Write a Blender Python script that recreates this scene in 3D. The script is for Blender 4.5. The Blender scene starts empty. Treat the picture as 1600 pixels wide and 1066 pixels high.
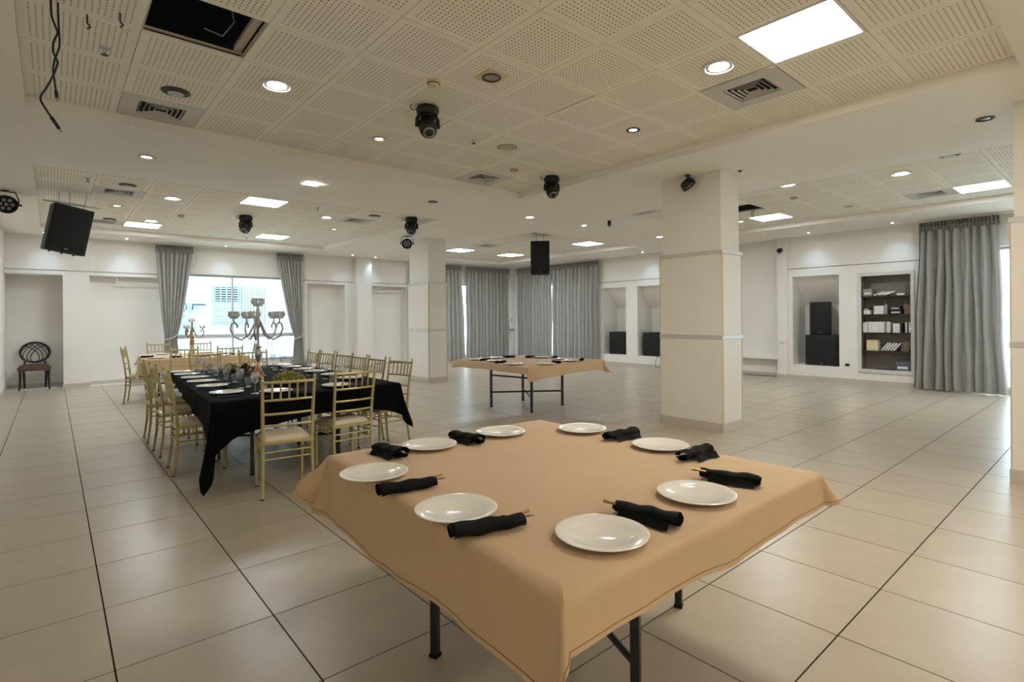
import bpy, bmesh, math, random
from mathutils import Vector, Matrix
random.seed(11)
PI = math.pi
sc = bpy.context.scene
C = sc.collection

# ------------------------------------------------------------------ camera
FPX, Y0, YAW, ROLL, H = 834.8, 497.4, 0.7105, -0.007, 1.39
cam_d = bpy.data.cameras.new('camera'); cam = bpy.data.objects.new('camera', cam_d); C.objects.link(cam)
cam_d.sensor_width = 36.0; cam_d.sensor_fit = 'HORIZONTAL'
cam_d.lens = FPX / 1600 * 36.0
cam_d.shift_y = -(533 - Y0) / 1600
cam_d.clip_start = 0.05; cam_d.clip_end = 200
cam.matrix_world = Matrix.Translation((0, 0, H)) @ Matrix.Rotation(-YAW, 4, 'Z') @ Matrix.Rotation(PI/2, 4, 'X') @ Matrix.Rotation(ROLL, 4, 'Z')
sc.camera = cam

# ------------------------------------------------------------------ world, sun, exposure
w = bpy.data.worlds.new('world'); sc.world = w; w.use_nodes = True
bg = w.node_tree.nodes['Background']
bg.inputs[0].default_value = (0.80, 0.92, 1.0, 1); bg.inputs[1].default_value = 3.2
sc.view_settings.view_transform = 'Standard'; sc.view_settings.look = 'None'
sc.view_settings.gamma = 1.0; sc.view_settings.use_curve_mapping = False
sc.view_settings.exposure = 1.18
PANEL_E, DOWN_E, MINI_W = 24.0, 36.0, 6.5     # luminance of the LED panels / downlights, watts of the wall spots

# ------------------------------------------------------------------ pixel -> place helpers
_F = Vector((math.sin(YAW), math.cos(YAW), 0)); _R = Vector((math.cos(YAW), -math.sin(YAW), 0))
def ray(u, v):
    x = (u-800)/FPX; y = (v-Y0)/FPX; c, s = math.cos(ROLL), math.sin(ROLL)
    return _F + _R*(x*c+y*s) + Vector((0, 0, -(-x*s+y*c)))
def pz(u, v, z=0.0): d = ray(u, v); return Vector((0, 0, H)) + d*((z-H)/d.z)
def px(u, v, X): d = ray(u, v); return Vector((0, 0, H)) + d*(X/d.x)
def py(u, v, Y): d = ray(u, v); return Vector((0, 0, H)) + d*(Y/d.y)

# ------------------------------------------------------------------ materials
def srgb(r, g, b):
    f = lambda c: (c/255/12.92) if c/255 <= 0.04045 else ((c/255+0.055)/1.055)**2.4
    return (f(r), f(g), f(b), 1)
M = {}
def mat(name, col, rough=0.5, metal=0.0, noise=0.0, nscale=8.0, bump=0.0, bscale=40.0, spec=0.5, rnd=0.0, coat=0.0, sheen=0.0, emit=0.0):
    m = bpy.data.materials.new(name); m.use_nodes = True; nt = m.node_tree; b = nt.nodes['Principled BSDF']
    b.inputs['Base Color'].default_value = col; b.inputs['Roughness'].default_value = rough
    b.inputs['Metallic'].default_value = metal; b.inputs['Specular IOR Level'].default_value = spec
    if coat: b.inputs['Coat Weight'].default_value = coat
    if sheen: b.inputs['Sheen Weight'].default_value = sheen
    if emit: b.inputs['Emission Color'].default_value = col; b.inputs['Emission Strength'].default_value = emit
    tc = nt.nodes.new('ShaderNodeTexCoord')
    last = None
    if noise:
        n = nt.nodes.new('ShaderNodeTexNoise'); n.inputs['Scale'].default_value = nscale; n.inputs['Detail'].default_value = 5
        nt.links.new(tc.outputs['Object'], n.inputs['Vector'])
        mr = nt.nodes.new('ShaderNodeMapRange'); mr.inputs[3].default_value = 1-noise; mr.inputs[4].default_value = 1+noise
        mr.inputs[1].default_value = .3; mr.inputs[2].default_value = .7
        nt.links.new(n.outputs['Fac'], mr.inputs[0]); last = mr.outputs[0]
    if rnd:
        oi = nt.nodes.new('ShaderNodeObjectInfo'); mr2 = nt.nodes.new('ShaderNodeMapRange')
        mr2.inputs[3].default_value = 1-rnd; mr2.inputs[4].default_value = 1+rnd
        nt.links.new(oi.outputs['Random'], mr2.inputs[0])
        if last:
            mu = nt.nodes.new('ShaderNodeMath'); mu.operation = 'MULTIPLY'
            nt.links.new(last, mu.inputs[0]); nt.links.new(mr2.outputs[0], mu.inputs[1]); last = mu.outputs[0]
        else: last = mr2.outputs[0]
    if last:
        vm = nt.nodes.new('ShaderNodeVectorMath'); vm.operation = 'SCALE'; vm.inputs[0].default_value = col[:3]
        nt.links.new(last, vm.inputs['Scale']); nt.links.new(vm.outputs[0], b.inputs['Base Color'])
    if bump:
        n2 = nt.nodes.new('ShaderNodeTexNoise'); n2.inputs['Scale'].default_value = bscale; n2.inputs['Detail'].default_value = 4
        nt.links.new(tc.outputs['Object'], n2.inputs['Vector'])
        bp = nt.nodes.new('ShaderNodeBump'); bp.inputs['Strength'].default_value = bump; bp.inputs['Distance'].default_value = 0.01
        nt.links.new(n2.outputs['Fac'], bp.inputs['Height']); nt.links.new(bp.outputs[0], b.inputs['Normal'])
    M[name] = m; return m
def emis(name, col, s):
    m = bpy.data.materials.new(name); m.use_nodes = True; nt = m.node_tree; nt.nodes.clear()
    e = nt.nodes.new('ShaderNodeEmission'); e.inputs[0].default_value = col; e.inputs[1].default_value = s
    o = nt.nodes.new('ShaderNodeOutputMaterial'); nt.links.new(e.outputs[0], o.inputs[0]); M[name] = m
def glassy(name, tint, gl=0.10):
    m = bpy.data.materials.new(name); m.use_nodes = True; nt = m.node_tree; nt.nodes.clear()
    t = nt.nodes.new('ShaderNodeBsdfTransparent'); t.inputs[0].default_value = tint
    g = nt.nodes.new('ShaderNodeBsdfGlossy'); g.inputs['Roughness'].default_value = 0.02 if gl < .1 else 0.16
    lw = nt.nodes.new('ShaderNodeLayerWeight'); lw.inputs[0].default_value = 0.5
    pw = nt.nodes.new('ShaderNodeMath'); pw.operation = 'POWER'; pw.inputs[1].default_value = 3.5; nt.links.new(lw.outputs['Facing'], pw.inputs[0])
    ma = nt.nodes.new('ShaderNodeMath'); ma.operation = 'MULTIPLY_ADD'; ma.inputs[1].default_value = 0.55; ma.inputs[2].default_value = gl; ma.use_clamp = True
    nt.links.new(pw.outputs[0], ma.inputs[0])
    mx = nt.nodes.new('ShaderNodeMixShader'); o = nt.nodes.new('ShaderNodeOutputMaterial')
    nt.links.new(ma.outputs[0], mx.inputs[0]); nt.links.new(t.outputs[0], mx.inputs[1]); nt.links.new(g.outputs[0], mx.inputs[2]); nt.links.new(mx.outputs[0], o.inputs[0]); M[name] = m

mat('wall', srgb(238, 234, 226), 0.75, noise=0.015, nscale=1.2, bump=0.03, bscale=120)
mat('ceil', srgb(246, 241, 232), 0.8, noise=0.015, nscale=1.0)
mat('gridbar', srgb(196, 186, 166), 0.6)
mat('plenum', srgb(22, 20, 18), 0.95)
mat('grout', srgb(52, 39, 26), 1.0, noise=0.15, nscale=6, spec=0.05)
mat('tile', srgb(184, 172, 152), 0.30, noise=0.05, nscale=5, rnd=0.025, spec=0.45, bump=0.015, bscale=9)
mat('skirt', srgb(200, 191, 177), 0.4, noise=0.03, nscale=3)
mat('cladding', srgb(236, 230, 219), 0.5, noise=0.02, nscale=1.5)
mat('band', srgb(206, 202, 198), 0.4, metal=0.2)
mat('alu', srgb(196, 201, 204), 0.45)
mat('white', srgb(232, 230, 225), 0.45)
mat('frame_white', srgb(214, 210, 204), 0.5)
mat('black', srgb(22, 22, 23), 0.55, noise=0.1, nscale=30)
mat('blackgloss', srgb(14, 14, 15), 0.25)
mat('grille', srgb(16, 16, 17), 0.7, bump=0.3, bscale=300)
mat('lensgrey', srgb(150, 150, 150), 0.3, metal=0.6)
mat('lens', srgb(30, 32, 36), 0.08)
mat('curtain', srgb(164, 161, 154), 0.45, noise=0.04, nscale=3, sheen=0.25)
_nt = M['curtain'].node_tree; _tr = _nt.nodes.new('ShaderNodeBsdfTranslucent'); _tr.inputs[0].default_value = srgb(150, 150, 146); _mx = _nt.nodes.new('ShaderNodeMixShader'); _mx.inputs[0].default_value = 0.07
_nt.links.new(_nt.nodes['Principled BSDF'].outputs[0], _mx.inputs[1]); _nt.links.new(_tr.outputs[0], _mx.inputs[2]); _nt.links.new(_mx.outputs[0], _nt.nodes['Material Output'].inputs[0])
mat('rope', srgb(214, 210, 202), 0.7)
mat('peach', srgb(205, 174, 138), 0.72, noise=0.03, nscale=2.5, bump=0.05, bscale=14, sheen=0.15, spec=0.25)
mat('stitch', srgb(140, 92, 48), 0.9)
mat('blackcloth', srgb(9, 9, 11), 0.85, bump=0.05, bscale=14, spec=0.08)
mat('napkin', srgb(16, 16, 16), 0.8, bump=0.25, bscale=60, spec=0.2)
mat('navy', srgb(22, 32, 62), 0.8, bump=0.1, bscale=50, spec=0.2)
mat('steel', srgb(196, 190, 180), 0.22, metal=0.9)
mat('brass', srgb(170, 140, 92), 0.3, metal=0.8)
mat('plate', srgb(242, 238, 230), 0.12, spec=0.6)
mat('legblack', srgb(26, 26, 28), 0.4)
mat('tablewood', srgb(150, 110, 70), 0.6, noise=0.15, nscale=6)
mat('gold', srgb(186, 172, 122), 0.35, metal=0.35, noise=0.08, nscale=20)
mat('cushion', srgb(222, 210, 188), 0.8, noise=0.02, nscale=10)
mat('darkwood', srgb(34, 26, 22), 0.35, noise=0.1, nscale=12)
mat('brownseat', srgb(84, 62, 52), 0.75, noise=0.08, nscale=20)
mat('copper', srgb(200, 150, 124), 0.25, metal=0.9)
mat('silver', srgb(200, 194, 192), 0.3, metal=0.7)
mat('crystal', srgb(232, 232, 238), 0.12, spec=0.9); mat('crystalpink', srgb(226, 204, 204), 0.15, spec=0.8)
mat('leaf', srgb(178, 176, 92), 0.7, noise=0.25, nscale=25)
mat('leafdark', srgb(96, 104, 48), 0.7, noise=0.25, nscale=25)
mat('shelfdark', srgb(44, 32, 28), 0.5)
mat('shelfback', srgb(142, 134, 124), 0.7)
mat('bookwhite', srgb(226, 222, 216), 0.6, rnd=0.06); mat('bookbrown', srgb(120, 100, 84), 0.6, rnd=0.2)
mat('bookyellow', srgb(226, 208, 160), 0.6, rnd=0.08); mat('bookgrey', srgb(150, 142, 136), 0.6, rnd=0.1)
mat('bookblue', srgb(92, 98, 106), 0.6, noise=0.3, nscale=60); mat('bookblack', srgb(30, 28, 28), 0.5); mat('bookred', srgb(170, 96, 80), 0.6)
mat('pages', srgb(225, 216, 198), 0.8)
mat('vent', srgb(206, 202, 194), 0.5); mat('ventdark', srgb(24, 24, 24), 0.9)
mat('detector', srgb(214, 200, 160), 0.5); mat('detdark', srgb(70, 64, 54), 0.6)
mat('facade', srgb(184, 194, 194), 0.9, noise=0.02, nscale=0.6); mat('shutter', srgb(158, 174, 178), 0.6); mat('shutterdark', srgb(44, 70, 84), 0.6)
mat('panelext', srgb(168, 182, 184), 0.6); mat('pave', srgb(205, 205, 200), 0.9)
mat('insul', srgb(96, 88, 70), 0.95, noise=0.4, nscale=20); mat('cablegrey', srgb(150, 146, 140), 0.6); mat('cablegreen', srgb(70, 96, 92), 0.6)
emis('led', (1.0, 0.935, 0.81, 1), PANEL_E); emis('led_cool', (0.87, 0.93, 1.0, 1), PANEL_E*0.78)
emis('down', (1.0, 0.95, 0.85, 1), DOWN_E); emis('down_cyan', (0.72, 1.0, 0.98, 1), DOWN_E*0.8); emis('down_warm', (1.0, 0.86, 0.48, 1), 4.5); emis('down_dim', (1.0, 0.86, 0.7, 1), 2.0)
emis('mini', (0.9, 0.96, 1.0, 1), 20.0)
glassy('pane', (0.93, 0.98, 1.0, 1), 0.03); glassy('goblet', (0.985, 0.985, 0.99, 1), 0.15)

def perforated():
    m = mat('perf', srgb(244, 238, 224), 0.75); nt = m.node_tree; b = nt.nodes['Principled BSDF']
    tc = nt.nodes.new('ShaderNodeTexCoord'); sx = nt.nodes.new('ShaderNodeSeparateXYZ'); nt.links.new(tc.outputs['Object'], sx.inputs[0])
    def ma(op, a, bb=None, c=None):
        n = nt.nodes.new('ShaderNodeMath'); n.operation = op
        for i, v in enumerate((a, bb, c)):
            if v is None: continue
            if isinstance(v, (int, float)): n.inputs[i].default_value = v
            else: nt.links.new(v, n.inputs[i])
        return n.outputs[0]
    p = 0.0318
    def cell(o): return ma('SUBTRACT', ma('FRACT', ma('ADD', ma('DIVIDE', o, p), 100.0)), 0.5)
    cx, cy = cell(sx.outputs[0]), cell(sx.outputs[1])
    d = ma('SQRT', ma('ADD', ma('MULTIPLY', cx, cx), ma('MULTIPLY', cy, cy)))
    hole = ma('LESS_THAN', d, 0.175)
    inx = ma('LESS_THAN', ma('ABSOLUTE', sx.outputs[0]), p*8); iny = ma('LESS_THAN', ma('ABSOLUTE', sx.outputs[1]), p*8)
    f = ma('MULTIPLY', hole, ma('MULTIPLY', inx, iny))
    mx = nt.nodes.new('ShaderNodeMix'); mx.data_type = 'RGBA'
    mx.inputs['A'].default_value = srgb(244, 238, 224); mx.inputs['B'].default_value = srgb(104, 88, 64)
    nt.links.new(f, mx.inputs['Factor']); nt.links.new(mx.outputs['Result'], b.inputs['Base Color'])
perforated()

# ------------------------------------------------------------------ mesh builder
class MB:
    def __init__(s): s.v = []; s.f = []; s.mi = []; s.cm = 0
    def add(s, vs, fs):
        o = len(s.v); s.v += [Vector(p) for p in vs]; s.f += [tuple(i+o for i in f) for f in fs]; s.mi += [s.cm]*len(fs); return s
    def box(s, a, b, mtx=None):
        (x0, y0, z0), (x1, y1, z1) = a, b
        vs = [Vector(p) for p in ((x0,y0,z0),(x1,y0,z0),(x1,y1,z0),(x0,y1,z0),(x0,y0,z1),(x1,y0,z1),(x1,y1,z1),(x0,y1,z1))]
        if mtx: vs = [mtx @ p for p in vs]
        return s.add(vs, [(0,3,2,1),(4,5,6,7),(0,1,5,4),(1,2,6,5),(2,3,7,6),(3,0,4,7)])
    def tube(s, pts, r, n=8, closed=False, caps=True):
        pts = [Vector(p) for p in pts]; k = len(pts); rs = r if isinstance(r, (list, tuple)) else [r]*k
        t0 = (pts[1]-pts[0]).normalized(); up = Vector((0,0,1)) if abs(t0.z) < 0.9 else Vector((1,0,0))
        nrm = t0.cross(up).normalized(); vs = []
        for i, p in enumerate(pts):
            if closed: t = (pts[(i+1) % k]-pts[i-1]).normalized()
            else: t = (pts[min(i+1, k-1)]-pts[max(i-1, 0)]).normalized()
            nrm = (nrm - t*nrm.dot(t)); nrm = nrm.normalized() if nrm.length > 1e-6 else t.orthogonal().normalized()
            bn = t.cross(nrm)
            for j in range(n):
                a = 2*PI*j/n; vs.append(p + (nrm*math.cos(a)+bn*math.sin(a))*rs[i])
        fs = []
        for i in range(k if closed else k-1):
            for j in range(n):
                a, b = i*n+j, i*n+(j+1) % n; c, d = ((i+1) % k)*n+(j+1) % n, ((i+1) % k)*n+j
                fs.append((a, b, c, d))
        if caps and not closed: fs.append(tuple(range(n-1, -1, -1))); fs.append(tuple((k-1)*n+j for j in range(n)))
        return s.add(vs, fs)
    def cyl(s, p0, p1, r, r1=None, n=12): return s.tube([p0, p1], [r, r if r1 is None else r1], n)
    def lathe(s, prof, n=24, mtx=None, cap0=True, cap1=True):
        vs = []
        for (r, z) in prof:
            for j in range(n): vs.append(Vector((r*math.cos(2*PI*j/n), r*math.sin(2*PI*j/n), z)))
        fs = []
        for i in range(len(prof)-1):
            for j in range(n): fs.append((i*n+j, i*n+(j+1) % n, (i+1)*n+(j+1) % n, (i+1)*n+j))
        if cap0: fs.append(tuple(range(n-1, -1, -1)))
        if cap1: fs.append(tuple((len(prof)-1)*n+j for j in range(n)))
        if mtx: vs = [mtx @ p for p in vs]
        return s.add(vs, fs)
    def ball(s, c, r, n=8, m=6, sc=(1,1,1)):
        prof = [(max(1e-4, r*math.sin(PI*i/m)), -r*math.cos(PI*i/m)) for i in range(m+1)]
        return s.lathe(prof, n, Matrix.Translation(c) @ Matrix.Diagonal((sc[0], sc[1], sc[2], 1)))
    def torus(s, c, R, r, n=24, m=8, mtx=None):
        pts = [Vector((R*math.cos(2*PI*i/n), R*math.sin(2*PI*i/n), 0)) for i in range(n)]
        if mtx: pts = [mtx @ p for p in pts]
        return s.tube([Vector(c)+p for p in pts], r, m, closed=True)
    def grid(s, fn, nu, nv):
        vs = [fn(i/nu, j/nv) for j in range(nv+1) for i in range(nu+1)]
        fs = [(j*(nu+1)+i, j*(nu+1)+i+1, (j+1)*(nu+1)+i+1, (j+1)*(nu+1)+i) for j in range(nv) for i in range(nu)]
        return s.add(vs, fs)
    def mesh(s, name, m, bevel=0.0, smooth=True, seg=1):
        me = bpy.data.meshes.new(name); me.from_pydata([tuple(v) for v in s.v], [], s.f)
        ms = m if isinstance(m, (list, tuple)) else [m]
        for k in ms: me.materials.append(M[k])
        if len(ms) > 1: me.polygons.foreach_set('material_index', s.mi)
        bm = bmesh.new(); bm.from_mesh(me)
        bmesh.ops.recalc_face_normals(bm, faces=bm.faces[:])
        if bevel: bmesh.ops.bevel(bm, geom=bm.edges[:], offset=bevel, segments=seg, affect='EDGES', profile=0.7, clamp_overlap=True)
        bm.to_mesh(me); bm.free()
        if smooth:
            me.polygons.foreach_set('use_smooth', [True]*len(me.polygons)); me.set_sharp_from_angle(angle=math.radians(35))
        return me
    def build(s, name, m, parent=None, bevel=0.0, smooth=True, seg=1, loc=None, rz=0):
        o = bpy.data.objects.new(name, s.mesh(name, m, bevel, smooth, seg)); C.objects.link(o)
        if parent: o.parent = parent
        if loc is not None: o.location = loc
        if rz: o.rotation_euler.z = rz
        return o
def B(a, b): return MB().box(a, b)
def tag(o, label, cat, group=None, kind=None):
    if label: o['label'] = label
    if cat: o['category'] = cat
    if group: o['group'] = group
    if kind: o['kind'] = kind
    return o
def thing(name, label, cat, loc=(0,0,0), rz=0.0, group=None):
    o = bpy.data.objects.new(name, None); C.objects.link(o); o.empty_display_size = 0.1
    o.location = loc; o.rotation_euler = (0, 0, rz); return tag(o, label, cat, group)
def link(name, me, parent=None, loc=(0,0,0), rz=0.0):
    o = bpy.data.objects.new(name, me); C.objects.link(o); o.parent = parent; o.location = loc; o.rotation_euler.z = rz; return o
def dup(root, loc, rz, label, group=None):
    r = root.copy(); C.objects.link(r); r.location = loc; r.rotation_euler = (0, 0, rz); r['label'] = label
    if group: r['group'] = group
    for ch in list(root.children):
        c = ch.copy(); C.objects.link(c); c.parent = r
        for g in list(ch.children):
            d = g.copy(); C.objects.link(d); d.parent = c
    return r
def struct(o): o['kind'] = 'structure'; return o
ORD = ['first','second','third','fourth','fifth','sixth','seventh','eighth','ninth','tenth']

# ------------------------------------------------------------------ room dimensions
XL, XR, YB, YF = -0.72, 12.6, 14.55, -4.5         # left wall, right wall, back wall, wall behind the camera
ZS, ZR, ZT = 3.16, 3.25, 3.95                     # soffit, recessed tile face, slab above
BAYS = [(-0.16, 0.52, 9, 9), (-0.16, 8.05, 9, 9), (7.54, 0.52, 6, 9), (7.54, 8.05, 6, 9)]   # x0, y0, tiles in x, tiles in y
T = 0.601

# floor ------------------------------------------------------------
floor = struct(B((XL-.1, YF-.1, -0.12), (XR+.8, YB+.8, -0.0028)).build('floor', 'grout', smooth=False))
gx0, gy0 = 0.182, 0.244
cells = []
fx = sorted(set([XL] + [gx0+.6*k for k in range(-1, 21) if XL < gx0+.6*k < XR] + [XR]))
fy = sorted(set([YF] + [gy0+.6*k for k in range(-8, 25) if YF < gy0+.6*k < YB] + [YB]))
for i in range(len(fx)-1):
    for j in range(len(fy)-1):
        cx, cy = (fx[i]+fx[i+1])/2, (fy[j]+fy[j+1])/2
        d = _F.x*cx + _F.y*cy; lat = _R.x*cx + _R.y*cy
        vis = d > 0.7 and abs(lat)/d < 1.05 and 834.8*1.39/d < 640
        cells.append((-(1/d**3 if vis else -1e9+d*d), cx, cy, fx[i+1]-fx[i], fy[j+1]-fy[j]))
cells.sort()
tcache = {}; rest = MB()
for n, (_, cx, cy, sx, sy) in enumerate(cells):
    g = 0.0033; hx, hy = sx/2-g, sy/2-g
    if hx < .02 or hy < .02: continue
    if n < 300:
        key = (round(hx, 3), round(hy, 3))
        if key not in tcache: tcache[key] = B((-hx, -hy, -0.0032), (hx, hy, 0)).mesh('floor_tile', 'tile', smooth=False)
        link('floor_tile', tcache[key], floor, (cx, cy, 0))
    else: rest.box((cx-hx, cy-hy, -0.0032), (cx+hx, cy+hy, 0))
r_ = rest.build('floor_tile_field', 'tile', floor, smooth=False); r_['kind'] = 'stuff'

# walls with openings ------------------------------------------------
def slab(mb, u0, u1, z0, z1, t0, t1, axis, openings):
    """solid wall layer from t0 to t1 (thickness) spanning u0..u1, with rectangular openings (ua, ub, za, zb)"""
    us = sorted(set([u0, u1] + [min(max(x, u0), u1) for o in openings for x in o[:2]]))
    zs = sorted(set([z0, z1] + [min(max(x, z0), z1) for o in openings for x in o[2:]]))
    for i in range(len(us)-1):
        run = None
        for j in range(len(zs)-1):
            uc, zc = (us[i]+us[i+1])/2, (zs[j]+zs[j+1])/2
            solid = not any(o[0] < uc < o[1] and o[2] < zc < o[3] for o in openings)
            if solid: run = [zs[j], zs[j+1]] if run is None else [run[0], zs[j+1]]
            if run and (not solid or j == len(zs)-2):
                if axis == 'x': mb.box((us[i], t0, run[0]), (us[i+1], t1, run[1]))
                else: mb.box((t0, us[i], run[0]), (t1, us[i+1], run[1]))
                run = None
ZL = 2.46
WB = (2.02, 4.98, 0.36, 2.50)                       # window in the back wall
WC = (8.9, 12.15, 0.12, 2.55)                       # window behind the corner curtains
nb = [(XL, 0.17, 0, 2.36), (0.61, 2.02, 0, 2.37), (5.22, 6.28, 0, 2.37), (7.0, 8.25, 0, 2.37)]
mb = MB()
slab(mb, XL, XR+.75, -.006, ZL-.022, YB, YB+.3, 'x', nb + [WB, WC])
slab(mb, XL, XR+.75, ZL-.022, ZL, YB+.06, YB+.3, 'x', [WB, WC])
slab(mb, XL, XR+.75, ZL, ZT, YB+.012, YB+.3, 'x', [WB, WC])
slab(mb, XL, XR+.75, -.006, ZT, YB+.3, YB+.62, 'x', [nb[0], WB, WC])
slab(mb, XL, XR+.75, -.006, ZT, YB+.62, YB+.66, 'x', [WB, WC])
mb.box((6.56, YB-.22, -.006), (7.0, YB, ZS))
struct(mb.build('wall_back', 'wall', smooth=False))
WD = (10.9, 14.05, 0.12, 2.55); WE = (-1.2, 1.9, 0.06, 2.6)
nr = [(9.58, 10.44, 0.30, 2.27), (8.32, 9.18, 0.30, 2.27), (4.05, 4.98, 0.31, 2.27), (2.77, 3.67, 0.26, 2.24)]
mb = MB()
slab(mb, YF, 5.3, -.006, ZL-.022, XR, XR+.3, 'y', nr[2:] + [WE]); slab(mb, YF, 5.3, ZL-.022, ZL, XR+.06, XR+.3, 'y', [WE]); slab(mb, YF, 5.3, ZL, ZT, XR+.012, XR+.3, 'y', [WE])
slab(mb, 5.3, 8.0, -.006, ZT, XR+.14, XR+.3, 'y', [])
slab(mb, 8.0, YB, -.006, ZL-.022, XR, XR+.3, 'y', nr[:2] + [WD]); slab(mb, 8.0, YB, ZL-.022, ZL, XR+.06, XR+.3, 'y', [WD]); slab(mb, 8.0, YB, ZL, ZT, XR+.012, XR+.3, 'y', [WD])
slab(mb, YF, YB, -.006, ZT, XR+.3, XR+.7, 'y', nr[:3] + [WD, WE])
slab(mb, YF, YB, -.006, ZT, XR+.7, XR+.75, 'y', [WD, WE])
mb.box((XR-.05, 5.08, -.006), (XR+.3, 5.3, ZS))
mb.box((XR-.01, 5.3, 0.40), (XR+.14, 8.0, 0.46))       # ledge
for (a, b, z0, z1) in nr[:3]:                            # sloping soffits inside the speaker niches
    m4 = [(XR+.12, a, z1), (XR+.7, a, z1), (XR+.7, a, z1-.62), (XR+.12, b, z1), (XR+.7, b, z1), (XR+.7, b, z1-.62)]
    mb.add(m4, [(0, 1, 2), (5, 4, 3), (0, 2, 5, 3), (1, 0, 3, 4), (2, 1, 4, 5)])
struct(mb.build('wall_right', 'wall', smooth=False))
struct(B((XL-.2, YF-.2, -.006), (XL, YB+.66, ZT)).build('wall_left', 'wall', smooth=False))
struct(B((XL, YF-.2, -.006), (XR+.75, YF, ZT)).build('wall_front', 'wall', smooth=False))
# skirting
mb = MB()
for a, b, y in ((0.17, 0.61, YB-.012), (0.61, 2.02, YB+.288), (2.02, 5.22, YB-.012), (5.22, 6.28, YB+.288), (6.28, 6.56, YB-.012), (6.548, 7.012, YB-.232), (7.0, 8.25, YB+.288), (8.25, XR, YB-.012)):
    mb.box((a, y, 0), (b, y+.012, 0.08))
mb.box((XL, YB+.608, 0), (0.17, YB+.62, 0.08)); mb.box((0.158, YB-.012, 0), (0.17, YB+.608, .08))
struct(mb.build('baseboard_back', 'skirt', smooth=False))
mb = MB()
for a, b, x in ((YF, 5.08, XR), (5.068, 5.312, XR-.05), (5.3, 8.0, XR+.14), (8.0, YB-.012, XR)): mb.box((x-.012, a, 0), (x, b, 0.08))
struct(mb.build('baseboard_right', 'skirt', smooth=False))
struct(B((XL, YF, 0), (XL+.012, YB+.608, 0.08)).build('baseboard_left', 'skirt', smooth=False))

# ceiling -------------------------------------------------------------
mb = MB()
hol = [(x, x+nx*T, y, y+ny*T) for x, y, nx, ny in BAYS]
xs = sorted(set([XL, XR+.3] + [v for h in hol for v in h[:2]])); ys = sorted(set([YF, YB+.3] + [v for h in hol for v in h[2:]]))
for i in range(len(xs)-1):
    for j in range(len(ys)-1):
        xc, yc = (xs[i]+xs[i+1])/2, (ys[j]+ys[j+1])/2
        if not any(h[0] < xc < h[1] and h[2] < yc < h[3] for h in hol): mb.box((xs[i], ys[j], ZS), (xs[i+1], ys[j+1], ZR+.03))
ceiling = struct(mb.build('ceiling', 'ceil', smooth=False))
struct(B((XL-.2, YF-.2, ZT), (XR+.75, YB+.66, ZT+.1)).build('ceiling_slab', 'plenum', smooth=False))
tile_me = B((-T/2+.002, -T/2+.002, 0), (T/2-.002, T/2-.002, 0.014)).mesh('ceiling_tile', 'perf', bevel=0.001, smooth=False)
def cell(bay, x, y):
    x0, y0, nx, ny = BAYS[bay]; return (bay, int((x-x0)//T), int((y-y0)//T))
def centre(c): x0, y0, nx, ny = BAYS[c[0]]; return (x0+(c[1]+.5)*T, y0+(c[2]+.5)*T)
SPECIAL = {}
for bay, x, y, kind in [
    (0, 0.75, 3.8, 'hole'), (0, 3.75, 1.4, 'panel'), (0, 0.75, 5.6, 'vent'), (0, 4.35, 2.0, 'vent'), (0, 4.35, 5.6, 'vent'),
    (1, 2.54, 8.95, 'panel'), (1, 1.34, 12.55, 'panel'), (1, 3.75, 12.55, 'panel'), (1, 0.75, 9.5, 'vent'), (1, 0.75, 12.8, 'vent'), (1, 4.35, 9.5, 'vent'),
    (2, 10.24, 1.45, 'panel'), (2, 10.24, 4.4, 'panel'), (2, 9.04, 4.4, 'hole'), (2, 10.24, 2.05, 'vent'), (2, 7.84, 5.6, 'vent'), (3, 7.84, 8.35, 'vent'), (3, 8.44, 10.7, 'vent'),
    (3, 8.44, 12.0, 'panel'), (3, 10.24, 12.0, 'panel'), (3, 10.24, 8.9, 'panel')]:
    SPECIAL[cell(bay, x, y)] = kind
DROP = {cell(0, 3.75, 3.2): 0.012, cell(0, 3.15, 4.4): 0.005}
for bi, (x0, y0, nx, ny) in enumerate(BAYS):
    for i in range(nx+1):
        B((x0+i*T-.012, y0, ZR+.0155), (x0+i*T+.012, y0+ny*T, ZR+.0255)).build('grid_bar', 'gridbar', ceiling, smooth=False)
    for j in range(ny+1):
        B((x0, y0+j*T-.012, ZR+.026), (x0+nx*T, y0+j*T+.012, ZR+.036)).build('grid_bar', 'gridbar', ceiling, smooth=False)
    for i in range(nx):
        for j in range(ny):
            c = (bi, i, j)
            if c in SPECIAL: continue
            x, y = centre(c); t = link('ceiling_tile', tile_me, ceiling, (x, y, ZR - DROP.get(c, 0) - random.random()*.0015))

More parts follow.
